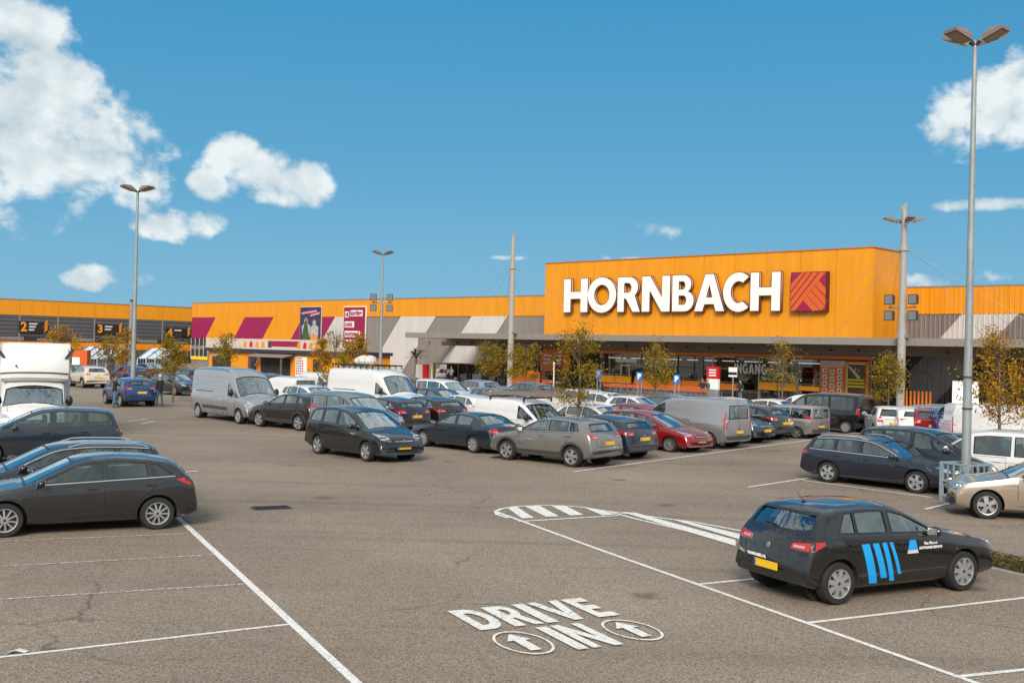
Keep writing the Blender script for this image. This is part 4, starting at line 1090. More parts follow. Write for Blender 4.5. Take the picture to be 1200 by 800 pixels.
    if q.__dict__.get('hatchline'):
        mb = MB(); sk.line('B', q.hatchline, .012, .004, mb); mb.build('tailgate_seam', m_trim, root)
        h = sk.hit('B', 0, q.hatchline[0][1]*.5+q.rw[1]*.5 if q.rw else .8, .006); MB().tube(h, h+Vector((-.012, 0, 0)), .045, .042, 12).build('badge', m_chrome, root)
    # grooves: bonnet shut lines, crease
    mb = MB(); c_ = q.cowl
    sk.line('T', [(q.W*.39, c_-.05), (q.W*.38, c_*.6), (q.W*.34, c_*.25)], .012, .003, mb, mir=True)
    sk.line('L', [(q.cowl-.1, q.belt(0)*.84), (q.L*.5, q.belt(0)*.84), (q.L-.5, q.belt(q.L)*.86)], .008, .003, mb, mir=True) if q.__dict__.get('crease') else None
    mb.build('panel_gap', m_trim, root)
    for sgn in (1, -1):
        ms = q.ms; y_ = sk.hit('L', ms, q.belt(ms)+.0, 0).y; z_ = q.belt(ms)+q.mh
        mm = MB().ball((q.X(ms), sgn*(y_+.13), z_), (.075, .115, .085*q.msc), 12, 8).tube((q.X(ms), sgn*(y_-.02), z_-.06), (q.X(ms), sgn*(y_+.08), z_-.03), .025, .03, 6)
        o = mm.build('wing_mirror', m_trim if q.__dict__.get('blackmirror') else m_paint0, root, True)
        MB().box((q.X(ms)-.072, sgn*(y_+.13), z_), (.008, .17, .11*q.msc)).build('mirror_glass', m_chrome, o)
    # wheels
    for X_ in (XF, XR):
        for sy in (1, -1):
            ty, ri_ = wheel_meshes(r, rim); w_ = link('wheel', ty, root); w_.location = (X_, sy*(q.W/2-.115), r)
            w_.rotation_euler = (0, random.uniform(0, 6), 0 if sy > 0 else math.pi)
            link('rim', ri_, w_)
            MB().tube((X_, sy*(q.W/2-.36), r), (X_, sy*(q.W/2-.345), r), r+.05, r+.05, 16).build('wheel_well', m_int, root)
    if q.__dict__.get('cladding'):
        mb = MB()
        for sc_ in (sF, sR):
            for a in range(-10, 190, 14):
                P1 = [(sc_+(r+.06)*math.cos(R(x)), r+(r+.06)*math.sin(R(x))) for x in (a, a+14)]; P2 = [(sc_+(r+.13)*math.cos(R(x)), r+(r+.13)*math.sin(R(x))) for x in (a+14, a)]
                pp = [(s, max(z, q.clear+.06)) for s, z in P1+P2]
                if abs(pp[0][1]-pp[2][1])+abs(pp[0][0]-pp[2][0]) > .02 and .03 < pp[0][0] < q.L-.03 and .03 < pp[1][0] < q.L-.03: sk.patch('L', pp, .008, .012, mb, mir=True, grid=.3)
        sk.patch('L', [(sF+r+.1, q.clear+.07), (sR-r-.1, q.clear+.07), (sR-r-.1, q.clear+.2), (sF+r+.1, q.clear+.2)], .01, .012, mb, mir=True, grid=.4)
        mb.build('wheel_arch_cladding', m_plast, root, True)
    # inside: seats, dashboard, steering wheel
    if not q.__dict__.get('solid'):
        sx0 = q.seat
        for sx_ in ([sx0, sx0+.85] if q.__dict__.get('rows', 2) > 1 else [sx0]):
            for sy in (.36, -.36):
                x = q.X(sx_); hz = q.seath
                MB().box((x, sy, hz-.12), (.5, .48, .16)).box((x-.30, sy, hz+.18), (.13, .46, .58), mx=Matrix.Rotation(R(-12), 3, 'Y')).box((x-.37, sy, hz+.56), (.09, .26, .17)).build('seat', m_seat, root)
        x = q.X(q.cowl+.38); z = q.belt(q.cowl)-.05
        MB().box((x, 0, z-.12), (.5, q.W-.35, .22)).build('dashboard', m_int, root)
        n = 14; cx = Vector((q.X(q.cowl+.72), .36, z+.02)); pts_ = [cx + Matrix.Rotation(R(-25), 3, 'Y') @ Vector((0, .18*math.cos(2*math.pi*i/n), .18*math.sin(2*math.pi*i/n))) for i in range(n+1)]
        MB().path(pts_, [.014]*(n+1), 5).build('steering_wheel', m_trim, root)
    if q.__dict__.get('rails'):
        for sy in (1, -1):
            s0, s1 = q.rails; y = q.W/2*.95 - q.tum*(q.H-q.b0) - .02; rp = []
            for i in range(7):
                s = lerp(s0, s1, i/6); h = sk.hit('T', y, s, 0); rp.append((h.x, sy*y, h.z + (.06 if 0 < i < 6 else .0)))
            MB().path(rp, [.018]*7, 6).build('roof_rail', m_chrome if q.__dict__.get('railsilver', 1) else m_trim, root, True)
    if q.__dict__.get('antenna'):
        h = sk.hit('T', 0, q.antenna, 0); MB().ball(h, (.05, .03, .02), 8, 4).tube(h, h+Vector((-.16 if q.antenna < 9 else 0, 0, .17)), .006, .003, 5).build('antenna', m_trim, root)
    root['_sk'] = 0; q.sk = sk; SKINS[root.name] = q
    return root
SKINS = {}
def sym(poly): return poly + [(-a, b) for a, b in reversed(poly)]
def rect(y, z0, z1): return [(-y, z0), (y, z0), (y, z1), (-y, z1)]
def base_spec(**k):
    d = dict(wtype='T', wtop=.105, mh=.06, msc=1., ms=1.45, seat=2.15, seath=.62, cavr=.30, bumper=[], grille=[], gbar=None, pf=.38, pb=.62, rcm=.10)
    d.update(k); return d
SPEC = {}
SPEC['hatch'] = base_spec(L=4.36, W=1.82, H=1.47, wb=2.65, fo=.88, r=.32, cowl=1.15, b0=.93, b1=1.06, tum=.33,
    prof=[(0,.54),(.02,.66),(.09,.75),(.30,.825),(.70,.895),(1.15,.965),(1.60,1.18),(2.02,1.375),(2.30,1.445),(2.75,1.47),(3.35,1.43),(3.78,1.365),(3.92,1.30),(4.16,1.05),(4.26,.98),(4.30,.86),(4.34,.62),(4.36,.46)],
    ws=(1.19, 2.02, .70, .57), win=[(1.42, 2.53, .10, 0), (2.61, 3.35, 0, -.03), (3.42, 3.84, -.02, -.33)], rw=('B', 1.07, 1.265, .62, .52, 1.1),
    doors=[(1.42, 2.57), (2.57, 3.62)], chrome=1, head=[('F', [(.50,.63),(.86,.68),(.86,.78),(.66,.78),(.50,.70)])], tail=[('B', [(.50,.86),(.86,.84),(.86,.98),(.52,.97)]), ('L', [(3.86,.99),(4.10,.87),(4.29,.86),(4.26,1.0),(4.12,1.04)])],
    grille=[rect(.55,.24,.44), rect(.38,.60,.67)], gbar=(.36,[.635]), bumper=[('B', rect(.78,.34,.48)), ('F', rect(.78,.20,.25))], hatchline=[(-.60,.58),(.60,.58),(.66,.95)], pf=.50, pb=.72, crease=1)
def sub(base, **k):
    d = dict(SPEC[base]); d.update(k); return d
SPEC['rear_marked_hatch'] = sub('hatch', L=4.07, W=1.73, wb=2.58, fo=.83, r=.315, chrome=0, privacy=9,
    prof=[(0,.54),(.02,.66),(.09,.75),(.28,.825),(.65,.885),(1.20,.975),(1.62,1.18),(2.02,1.36),(2.30,1.43),(2.75,1.45),(3.25,1.43),(3.56,1.385),(3.66,1.335),(3.88,1.01),(3.97,.93),(4.01,.84),(4.05,.60),(4.07,.46)],
    cowl=1.20, ws=(1.24, 2.02, .68, .55), win=[(1.48, 2.36, .10, 0), (2.44, 3.04, 0, 0), (3.07, 3.42, 0, -.20)], rw=('B', 1.03, 1.32, .68, .58, 1.1), doors=[(1.42, 2.40), (2.40, 3.36)],
    tail=[('B', [(.44,.81),(.845,.80),(.845,.93),(.45,.89)]), ('L', [(3.68,.90),(3.90,.80),(3.91,.93),(3.70,.945)])], hatchline=[(-.52,.55),(.52,.55),(.60,.80)], pb=.50, antenna=3.35, ms=1.60, b1=1.03, seat=2.05,
    bumper=[('B', rect(.80,.30,.42)), ('B', [(.52,.46),(.72,.46),(.72,.52),(.52,.52)]), ('B', [(-.52,.46),(-.72,.46),(-.72,.52),(-.52,.52)])])
SPEC['small_hatch'] = sub('rear_marked_hatch', L=3.95, wb=2.5, antenna=0, tail=[('B', [(.55,.78),(.80,.78),(.80,1.02),(.60,1.0)]), ('L', [(3.78,.87),(3.96,.80),(3.97,1.0),(3.80,1.0)])], fo=.78, pb=.70)
SPEC['wagon'] = sub('hatch', L=4.56, W=1.80, wb=2.68, fo=.87, b1=1.0, tum=.30,
    prof=[(0,.54),(.02,.66),(.09,.75),(.30,.825),(.70,.895),(1.20,.96),(1.62,1.17),(2.05,1.37),(2.35,1.44),(2.85,1.47),(3.6,1.45),(4.10,1.41),(4.20,1.36),(4.42,1.02),(4.49,.94),(4.52,.84),(4.55,.60),(4.56,.46)],
    cowl=1.20, ws=(1.24,2.05,.69,.57), win=[(1.47,2.52,.10,0),(2.60,3.32,0,0),(3.40,4.16,0,-.10)], rw=('B',1.04,1.33,.60,.50,1.1), doors=[(1.47,2.56),(2.56,3.52)], rails=(2.4,4.0), chrome=2,
    tail=[('B', [(.56,.84),(.86,.84),(.86,1.0),(.58,.97)]), ('L', [(4.22,.86),(4.44,.84),(4.46,1.0),(4.30,1.0)])], ms=1.5, seat=2.2)
SPEC['suv'] = sub('hatch', L=4.30, W=1.83, H=1.60, wb=2.62, fo=.86, r=.345, clear=.26, b0=1.04, b1=1.17, chrome=0, cladding=1, tum=.28,
    prof=[(0,.54),(.03,.70),(.10,.84),(.30,.92),(.70,1.0),(1.15,1.07),(1.55,1.29),(1.95,1.49),(2.25,1.56),(2.70,1.595),(3.30,1.57),(3.72,1.51),(3.84,1.45),(4.06,1.15),(4.17,1.08),(4.24,.96),(4.28,.72),(4.30,.54)],
    cowl=1.15, ws=(1.19,1.96,.70,.58), win=[(1.42,2.46,.10,0),(2.54,3.30,0,-.03),(3.37,3.72,-.02,-.12)], rw=('B',1.17,1.42,.60,.50,1.1), doors=[(1.42,2.50),(2.50,3.52)],
    head=[('F', [(.48,.76),(.86,.80),(.86,.92),(.62,.92),(.48,.85)])], tail=[('B', [(.46,.98),(.86,.94),(.86,1.10),(.50,1.08)]), ('L', [(3.98,1.02),(4.18,.95),(4.20,1.10),(4.05,1.13)])], grille=[rect(.60,.32,.52), rect(.42,.70,.84)], gbar=(.40,[.77]),
    bumper=[('B', rect(.80,.34,.56)), ('F', rect(.80,.27,.34))], hatchline=[(-.56,.70),(.56,.70),(.64,1.05)], pb=.80, pf=.58, seath=.78, ms=1.45)
SPEC['mpv'] = sub('hatch', L=4.47, W=1.80, H=1.635, wb=2.70, fo=.88, r=.315, b0=1.0, b1=1.08, chrome=0, tum=.26,
    prof=[(0,.46),(.03,.62),(.10,.74),(.28,.84),(.60,.93),(.95,1.02),(1.40,1.25),(1.95,1.50),(2.25,1.59),(2.75,1.635),(3.6,1.61),(4.05,1.56),(4.16,1.50),(4.34,1.10),(4.40,.98),(4.43,.85),(4.46,.60),(4.47,.46)],
    cowl=.95, ws=(1.0,1.95,.70,.57), win=[(1.12,1.48,.22,0),(1.53,2.50,0,0),(2.58,3.36,0,0),(3.44,4.14,0,-.12)], rw=('B',1.12,1.46,.62,.54,1.1), doors=[(1.40,2.54),(2.54,3.56)],
    head=[('F', [(.46,.66),(.86,.74),(.86,.90),(.70,.90),(.48,.78)])], tail=[('B', [(.62,.92),(.86,.92),(.86,1.25),(.68,1.25)]), ('L', [(4.22,.95),(4.36,.92),(4.34,1.2),(4.28,1.25)])], grille=[rect(.60,.24,.42), rect(.36,.62,.72)], gbar=(.34,[.67]),
    pb=.80, pf=.47, seath=.72, ms=1.50, seat=1.95, hatchline=[(-.60,.58),(.60,.58),(.66,1.0)], rows=2)
SPEC['sedan'] = sub('hatch', L=4.60, W=1.80, H=1.46, wb=2.70, fo=.90, r=.32, b0=.93, b1=.99, chrome=0, bowr=.16,
    prof=[(0,.54),(.02,.66),(.09,.74),(.30,.81),(.75,.88),(1.25,.95),(1.70,1.17),(2.12,1.36),(2.40,1.43),(2.85,1.455),(3.30,1.42),(3.60,1.33),(4.05,1.075),(4.20,1.045),(4.46,1.01),(4.54,.93),(4.58,.65),(4.60,.46)],
    cowl=1.25, ws=(1.29,2.12,.70,.57), win=[(1.52,2.58,.10,0),(2.66,3.42,0,.06),], rw=('T',4.06,3.46,.66,.54), doors=[(1.52,2.62),(2.62,3.60)], cavr=.75,
    tail=[('B', [(.52,.76),(.86,.76),(.86,.94),(.54,.94)]), ('L', [(4.36,.80),(4.52,.76),(4.53,.94),(4.38,.94)])], hatchline=[(-.50,.72),(.50,.72),(.54,.95)], pb=.60, ms=1.55, seat=2.2)
SPEC['small_van'] = sub('hatch', L=4.41, W=1.79, H=1.80, wb=2.68, fo=.87, r=.31, b0=1.06, b1=1.06, chrome=0, tum=.10, rcm=.14, cat='van', bowr=.03, bowf=.14, cavr=.12,
    prof=[(0,.48),(.03,.64),(.10,.80),(.28,.90),(.60,.99),(.98,1.07),(1.40,1.36),(1.78,1.62),(2.05,1.73),(2.5,1.79),(3.4,1.80),(4.25,1.77),(4.34,1.72),(4.385,1.1),(4.40,.65),(4.41,.48)],
    cowl=.98, ws=(1.04,1.78,.74,.66), win=[(1.22,2.02,.30,0)], rw=('B',1.12,1.60,.62,.58,.6), doors=[(1.36,2.12),(2.16,3.0)], wtop=.16,
    head=[('F', [(.50,.68),(.86,.74),(.86,.92),(.70,.92),(.52,.80)])], tail=[('B', [(.76,.80),(.88,.80),(.87,1.25),(.77,1.25)]), ('L', [(4.28,.82),(4.39,.82),(4.38,1.25),(4.30,1.25)])],
    grille=[rect(.60,.28,.46), rect(.40,.66,.78)], gbar=(.38,[.72]), pb=.66, pf=.50, seath=.78, ms=1.42, rows=1, blackmirror=1, msc=1.3, mh=.10, seat=1.95, hatchline=[(0,.42),(0,1.74)], bumper=[('B', rect(.85,.36,.52)), ('F', rect(.85,.22,.40))])
SPEC['window_van'] = sub('small_van', win=[(1.22,2.02,.30,0),(2.12,3.1,0,0),(3.2,4.1,0,0)], rows=2, blackmirror=0, L=4.2, wb=2.6)
SPEC['van'] = sub('small_van', L=4.80, W=1.90, H=1.97, wb=3.10, fo=.93, b0=1.10, b1=1.10, tum=.09, wtop=.17,
    prof=[(0,.50),(.03,.68),(.08,.84),(.22,.98),(.50,1.08),(.85,1.16),(1.25,1.46),(1.65,1.76),(1.95,1.88),(2.5,1.95),(3.6,1.97),(4.66,1.94),(4.74,1.88),(4.775,1.1),(4.79,.65),(4.80,.50)],
    cowl=.85, ws=(.92,1.66,.80,.70), win=[(1.10,1.95,.34,0)], rw=('B',1.18,1.70,.66,.62,.6), doors=[(1.20,2.05),(2.15,3.2)], tail=[('B', [(.80,.78),(.93,.78),(.92,1.5),(.82,1.5)]), ('L', [(4.66,.82),(4.785,.82),(4.77,1.45),(4.69,1.45)])],
    ms=1.40, seath=.90, pb=.66, hatchline=[(0,.42),(0,1.86)], seat=1.95, mh=.14)
SPEC['people_van'] = sub('van', L=4.76, wb=3.2, win=[(1.10,1.95,.34,0),(2.05,3.2,0,0),(3.3,4.5,0,0)], rows=2, privacy=1, tail=[('B', [(.78,.92),(.93,.92),(.92,1.25),(.80,1.25)]), ('L', [(4.62,.94),(4.74,.94),(4.73,1.25),(4.64,1.25)])])
SPEC['large_van'] = sub('small_van', L=6.05, W=2.05, H=2.50, wb=4.20, fo=.90, r=.345, b0=1.19, b1=1.19, tum=.07, rcm=.20, clear=.28, wtop=.55, narrow=.06, bowf=.20, crown=.07,
    prof=[(0,.55),(.03,.78),(.08,.98),(.20,1.12),(.50,1.20),(.85,1.29),(1.20,1.64),(1.62,2.08),(1.85,2.25),(2.2,2.40),(2.8,2.48),(4.5,2.50),(5.9,2.46),(5.98,2.38),(6.03,1.2),(6.045,.65),(6.05,.50)],
    cowl=.85, ws=(.93,1.68,.885,.78), win=[(1.06,2.05,.40,0)], rw=('B',1.35,1.95,.70,.66,.6), doors=[(1.22,2.10),(2.35,3.6)], tail=[('B', [(.88,.70),(1.0,.70),(.99,1.3),(.90,1.3)]), ('L', [(5.9,.75),(6.03,.75),(6.02,1.3),(5.93,1.3)])],
    head=[('F', [(.56,.72),(.96,.80),(.96,1.06),(.82,1.06),(.60,.90)])], grille=[rect(.70,.34,.60), rect(.45,.72,.88)], gbar=(.40,[.80]), pf=.55, pb=.75, ms=1.42, seath=1.12, mh=.20, msc=2.1, seat=2.0, hatchline=[(0,.5),(0,2.3)], bumper=[('F', rect(.96,.30,.64)), ('B', rect(.96,.34,.60)), ('L', [(1.95,.55),(4.55,.55),(4.55,.70),(1.95,.70)]), ('L', [(3.6,1.33),(5.4,1.33),(5.4,1.37),(3.6,1.37)]), ('L', [(0,.34),(.30,.34),(.30,.64),(0,.64)])])
GLASS_FIX = 1
PROTO = {}
def place(kind, col, x, y, head, label, group='parked cars', rim='ten', name=None, scale=1., extra=None):
    """first of a kind is the vehicle itself, later ones are copies; every one has its own paint"""
    key = (kind, rim)
    nm = name or ('parked_van' if 'van' in kind else 'parked_car')
    if key not in PROTO or extra:
        sp = dict(SPEC[kind])
        if extra: sp.update(extra)
        root = make_vehicle(sp, nm, label, rim)
        if not extra: PROTO[key] = root
        o = root
    else:
        o = copy_tree(PROTO[key]); o.name = nm
    o.location = (x, y, 0); o.rotation_euler = (0, 0, R(head)); o.scale = (scale,)*3
    o['label'] = label; o['category'] = 'van' if 'van' in kind else 'car'; o['group'] = group
    m = paint(*col)
    def rec(p):
        for ch in p.children:
            if ch.type == 'MESH':
                for sl in ch.material_slots:
                    if sl.material and sl.material.name.startswith('paint_'): sl.link = 'OBJECT'; sl.material = m
            rec(ch)
    bpy.context.view_layer.update(); rec(o)
    if '_sk' in o: del o['_sk']
    return o
BK = ('black', (.008, .008, .010), .2); DG = ('dark_grey', (.030, .030, .032), .5); MG = ('mid_grey', (.14, .135, .135), .55); SV = ('silver', (.36, .36, .37), .6); WH = ('white', (.66, .66, .67), 0.)
NB = ('navy', (.010, .016, .032), .3); BL = ('blue', (.006, .045, .17), .3); RD = ('red', (.26, .006, .010), .3); DB = ('slate_blue', (.020, .032, .048), .45); BG = ('beige', (.40, .33, .26), .5); BR = ('brown_black', (.022, .014, .014), .4)
SG = ('stone_grey', (.22, .21, .20), .5); PP = ('purple_black', (.014, .006, .022), .4); BD = ('piano_black', (.006, .006, .0065), .1)
# ================================================================ STREET FURNITURE
def at(px, py): return gp(px, py)
# tall lamp posts of the car park
def lamp_post(x, y, H, label, r=.11, heads=4, floods=None, joints=(), s=1., rot=20):
    t = thing('lamp_post', label, 'lamp post', (x, y, 0), 0, 'tall lamp posts of the car park')
    MB().tube((0,0,0), (0,0,H*.45), r*1.15, r*.85, 18).tube((0,0,H*.45), (0,0,H), r*.85, r*.5, 18).build('pole', m_steel, t, True)
    for z in joints: MB().tube((0,0,z), (0,0,z+.04), r*1.22, r*1.22, 18).build('clamp_band', m_dkgrey, t)
    MB().tube((0,0,0), (0,0,.05), r*2, r*2, 16).build('base_plate', m_steel, t)
    for k in range(heads): lamp_head(t, (0, 0, H-.12), R(rot+[-32, 32, 148, 212][k % 4]), .42*s, 1.1*s)
    if floods: flood_rack(t, floods, .8)
    return t
pb = at(1131, 588)
lamp_post(pb.x, pb.y, CAM_H + (425+0-52)*pb.y/F_PX, 'tallest grey steel lamp post with four lamp heads and a wire cage, at the right', .108, 4, None, (3.15, 2.35), .88, -14)
p2 = at(155, 473); lamp_post(p2.x, p2.y, CAM_H + (397-223)*p2.y/F_PX, 'slim lamp post behind the two blue cars at the left', .13, 4, None, (), 1.05, 10)
p3_ = (at(445, 458)); lamp_post(p3_.x, p3_.y, CAM_H + (403.5-297)*p3_.y/F_PX, 'lamp post with floodlights behind the white high roof van', .13, 4, CAM_H + (403.5-354)*p3_.y/F_PX, (), .95, 0)
t = thing('thin_mast', 'thin grey mast beside the left lamp post near the drive-in building', 'mast', at(151.5, 445)); 
MB().tube((0,0,0), (0,0,CAM_H+(397-352)*at(151.5,445).y/F_PX), .12, .09, 10).build('pole', m_steel, t); MB().bx(-.1,.1,-.1,.1,CAM_H+(397-354)*at(151.5,445).y/F_PX,CAM_H+(397-351)*at(151.5,445).y/F_PX).build('cap', m_dkgrey, t)
# guard cage at the foot of the big post
t = thing('guard_cage', 'pale blue steel guard cage around the foot of the tallest lamp post', 'cage', pb, R(25)); m_cage = mat('cage_steel', (.33, .42, .46), .45, .4, var=.2, vs=10)
cg, CHt = .40, 1.0
for sx_ in (-1, 1):
    for sy in (-1, 1): MB().bx(sx_*cg-.04, sx_*cg+.04, sy*cg-.04, sy*cg+.04, 0, CHt).build('post', m_cage, t)
for z in (.12, .5, CHt-.05):
    for k in range(4):
        o = MB().bx(-cg+.04, cg-.04, -.02, .02, z, z+.05).build('rail', m_cage, t); o.rotation_euler = (0, 0, k*math.pi/2); o.location = (cg*math.sin(k*math.pi/2), -cg*math.cos(k*math.pi/2), 0)
for k in range(4):
    for j in (-.2, .0, .2):
        o = MB().bx(j-.012, j+.012, -.01, .01, .17, CHt-.05).build('bar', m_cage, t); o.rotation_euler = (0, 0, k*math.pi/2); o.location = (cg*math.sin(k*math.pi/2), -cg*math.cos(k*math.pi/2), 0)
# white board behind the big post
bp_ = gp(1130, 522)
t = thing('notice_board', 'blank white notice board behind the tallest lamp post', 'board', bp_, R(-12))
k = bp_.y/F_PX; zb_ = CAM_H-(474-420.5)*k; zt_ = CAM_H-(447-420.5)*k
MB().bx(-14.5*k, 14.5*k, -.03, .03, zb_, zt_).build('panel', m_sign_w, t)
for s_ in (-1, 1): MB().tube((s_*11*k, .05, 0), (s_*11*k, .05, zt_-.1), .035, .035, 8).build('post', m_steel, t)
MB().bx(-15*k, 15*k, -.02, .04, zt_, zt_+.03).bx(-15*k, 15*k, -.02, .04, zb_-.03, zb_).build('frame', m_steel, t)
# parking signs in front of the shop
for i, (px, py) in enumerate(((701.5, 438), (749.5, 441), (793, 444))):
    d = ray(px, py); zc = 2.1; k = (zc-CAM_H)/d.z; p = Vector((0,0,CAM_H))+d*k; sc_ = p.y/F_PX
    lab = ('blue parking sign left of the entrance doors, behind the tree', 'blue parking sign between the entrance doors and the second tree', 'blue parking sign on twin posts right of the second tree')[i]
    t = thing('parking_sign', lab, 'sign', (p.x, p.y, 0), R(-40+4*i), 'blue parking signs')
    w_ = 5.2*sc_; h_ = 6.6*sc_
    MB().bx(-w_*.8, w_*.8, -.03, .0, zc-h_*.8, zc+h_*.8).build('panel', m_blue, t)
    l = link('symbol', text_mesh('symbol', 'P', h_*1.3, .01, m_sign_w, .03), t); l.location = (0, -.045, zc-h_*.42)
    for s_ in (-1, 1): MB().tube((s_*.12, .04, 0), (s_*.12, .04, zc+h_*.5), .035, .035, 8).build('post', m_steel, t)
# red and white sign pillar, notices, planters in front of the shop
def fworld(px, y, z=0): 
    x = fx(px, y); v = P0 + FXv*x + FYv*y; v.z = z; return v
p = fworld(837, -7); t = thing('sign_pillar', 'small sign pillar with red top and white panel before the shop front', 'sign', p, FA)
MB().bx(-.5, .5, -.1, .1, 0, .9).build('foot', m_steel, t); MB().bx(-.5, .5, -.12, .12, .9, 1.7).build('panel', m_sign_w, t); MB().bx(-.52, .52, -.13, .13, 1.7, 2.6).build('head', m_red, t)
for k in range(3): MB().bx(-.3, .3, -.15, -.131, 1.9+k*.2, 2.0+k*.2).build('text_line', m_sign_w, t)
p = fworld(860, -7); t = thing('sign_pillar', 'grey sign post with small black and white plate right of the red sign pillar', 'sign', p, FA)
MB().tube((0,0,0), (0,0,2.2), .05, .05).build('post', m_steel, t); MB().bx(-.35, .35, -.06, -.0, 1.9, 2.6).build('plate', m_sign_w, t); MB().bx(-.35, .35, -.08, -.061, 2.05, 2.25).build('stripe', m_black, t)
# orange barrier boards in front of the glass
def barrier(pxa, pxb, y, z0, z1, lab, m=m_orange):
    a = fworld(pxa, y); L_ = (fworld(pxb, y)-a).length; t = thing('barrier', lab, 'barrier', a, FA, 'orange barriers before the shop front')
    n = max(1, round(L_/2.2))
    for i in range(n):
        MB().bx(i*L_/n+.04, (i+1)*L_/n-.04, -.05, .05, z0, z1).build('panel', m, t)
        MB().tube((i*L_/n+.1, .08, 0), (i*L_/n+.1, .08, z1+.15), .04, .04, 8).build('post', m_steel, t)
    MB().tube((0, .08, z1+.12), (L_, .08, z1+.12), .03, .03, 6).build('top_rail', m_steel, t)
barrier(703, 741, -1.5, .85, 1.45, 'orange barrier boards before the sliding doors')
barrier(744, 768, -1.2, .8, 1.35, 'orange barrier boards behind the second tree', m_orange_dk)
barrier(770, 832, -1.0, .75, 1.3, 'dark orange barrier boards left of the red sign pillar', m_orange_dk)
barrier(845, 870, -1.0, .7, 1.2, 'short dark orange barrier between the sign posts', m_orange_dk)
barrier(890, 935, -1.0, .85, 1.45, 'bright orange barrier boards under the entrance lettering')
barrier(937, 962, -1.4, .95, 1.3, 'orange barrier with a white rail left of the product poster')
# shopping trolleys in rows
def trolley():
    t = thing('shopping_trolley', 'orange handled wire trolley', 'trolley', (0,0,0), 0, 'orange trolleys parked in rows')
    b = MB(); 
    for z, g_ in ((.55, .0), (.95, .05)):
        x0_, x1_, y0_ = -.38-g_, .38+g_, .24+g_*.6
        for a, c in (((x0_,-y0_,z),(x1_,-y0_,z)), ((x0_,y0_,z),(x1_,y0_,z)), ((x0_,-y0_,z),(x0_,y0_,z)), ((x1_,-y0_,z),(x1_,y0_,z))): b.tube(a, c, .016, .016, 4, cap=False)
    for k in range(5):
        f_ = -1+k*.5
        for sy in (-1, 1): b.tube((f_*.38, sy*.24, .55), (f_*.43, sy*.27, .95), .010, .010, 4, cap=False)
    b.build('basket', m_steel, t)
    MB().tube((-.36,-.22,.12), (.30,-.22,.50), .02, .02, 5).tube((-.36,.22,.12), (.30,.22,.50), .02, .02, 5).tube((-.40,-.2,.12), (.38,-.2,.12), .02, .02, 5).tube((-.40,.2,.12), (.38,.2,.12), .02, .02, 5).build('frame', m_steel, t)
    MB().tube((-.52,-.28,1.04), (-.52,.28,1.04), .035, .035, 8).bx(-.5,-.42,-.26,.26,.84,.98).build('handle', m_logo_o, t)
    for sx_ in (-1, 1):
        for sy in (-1, 1): MB().tube((sx_*.36, sy*.2-.012, .06), (sx_*.36, sy*.2+.012, .06), .06, .06, 8).build('wheel', m_dkgrey, t)
    return t
tr0 = trolley(); first = True
tp = [(px, yy) for px in range(716, 764, 7) for yy in (-9.5,)] + [(px, yy) for px in range(764, 832, 6) for yy in (-10.2, -8.6)] + [(px, -9) for px in (606, 612, 619, 626, 644, 650)]
where = lambda px: 'before the sliding doors' if px < 764 else 'left of the red sign pillar'
for i, (px, yy) in enumerate(tp):
    o = tr0 if first else copy_tree(tr0); first = False
    o.location = fworld(px, yy); o.rotation_euler = (0, 0, FA + R(90) + random.uniform(-.1, .1))
    o['label'] = ('orange handled wire trolley in the row ' + where(px)) if px > 700 else 'orange handled wire trolley near the orange offer board'
# railing frames at the right under the canopy
for i, px in enumerate((1073, 1078, 1094)):
    p = fworld(px, 2.5); t = thing('handrail', ['left', 'middle', 'right'][i] + ' one of three pale handrail posts under the canopy at the right', 'handrail', p, FA, 'handrails right of the shop front')
    MB().path([(0,0,0), (0,0,2.3), (-2.6,-.2,3.5)], [.04]*3, 6).build('rail', m_fascia, t); MB().tube((0,0,.0), (0,0,1.3), .06, .06, 8).build('orange_sleeve', m_orange_dk, t)
m_bol = m_orange
for i in range(7):
    p = fworld(1064+i*4.6, -2); t = thing('bollard', 'orange bollard in the row under the canopy at the right', 'bollard', p, 0, 'orange bollards under the canopy')
    MB().tube((0,0,0), (0,0,1.25), .07, .07, 8).build('post', m_orange_dk, t); MB().tube((0,0,1.25), (0,0,1.32), .08, .06, 8).build('cap', m_orange, t)
# stalls and stock at the left end of the canopy
def stall(px, y, w_, label, col, kind):
    p = fworld(px, y); t = thing(kind, label, 'stand', p, FA)
    return t
t = stall(498, -2, 1, 'white and red flag shaped display column left of the canopy', 0, 'display_column')
MB().bx(-1.2, -.2, -.1, .1, 0, 1.7).build('panel', m_lgrey, t); MB().bx(-.1, .6, -.1, .1, 0, 1.75).build('red_panel', m_red, t); MB().tube((1.2,0,0), (1.2,0,1.9), .12, .12).build('post', mat('cream', (.7,.62,.35)), t)
t = stall(520, 1.5, 1, 'dark rack of garden goods below the left end of the canopy', 0, 'goods_rack')
MB().bx(-1.6, 2.4, 0, 1.2, 2.9, 3.1).build('shelf', m_bark, t); MB().bx(-1.6, -1.4, 0, .2, 0, 2.9).bx(2.2, 2.4, 0, .2, 0, 2.9).build('upright', m_bark, t)
for k in range(14): MB().ball((-1.3+k % 7*.55, .5, .4+(k//7)*1.3), (.25, .25, .38), 8, 5).build('stock_item', random.choice([m_black, m_dkgrey, m_brown, m_white]), t)
t = stall(560, 2.6, 1, 'long brown shed roofed stand against the grey and white wall', 0, 'garden_shed_stand')
MB().bx(-6, 8, -.5, 1.8, 2.95, 3.12).build('roof', mat('brown_red', (.16,.06,.035), .8), t); MB().bx(-5, 8, .3, 1.4, 0, 2.9).build('back', mat('dark_brown_wall', (.1,.085,.07), .8), t)
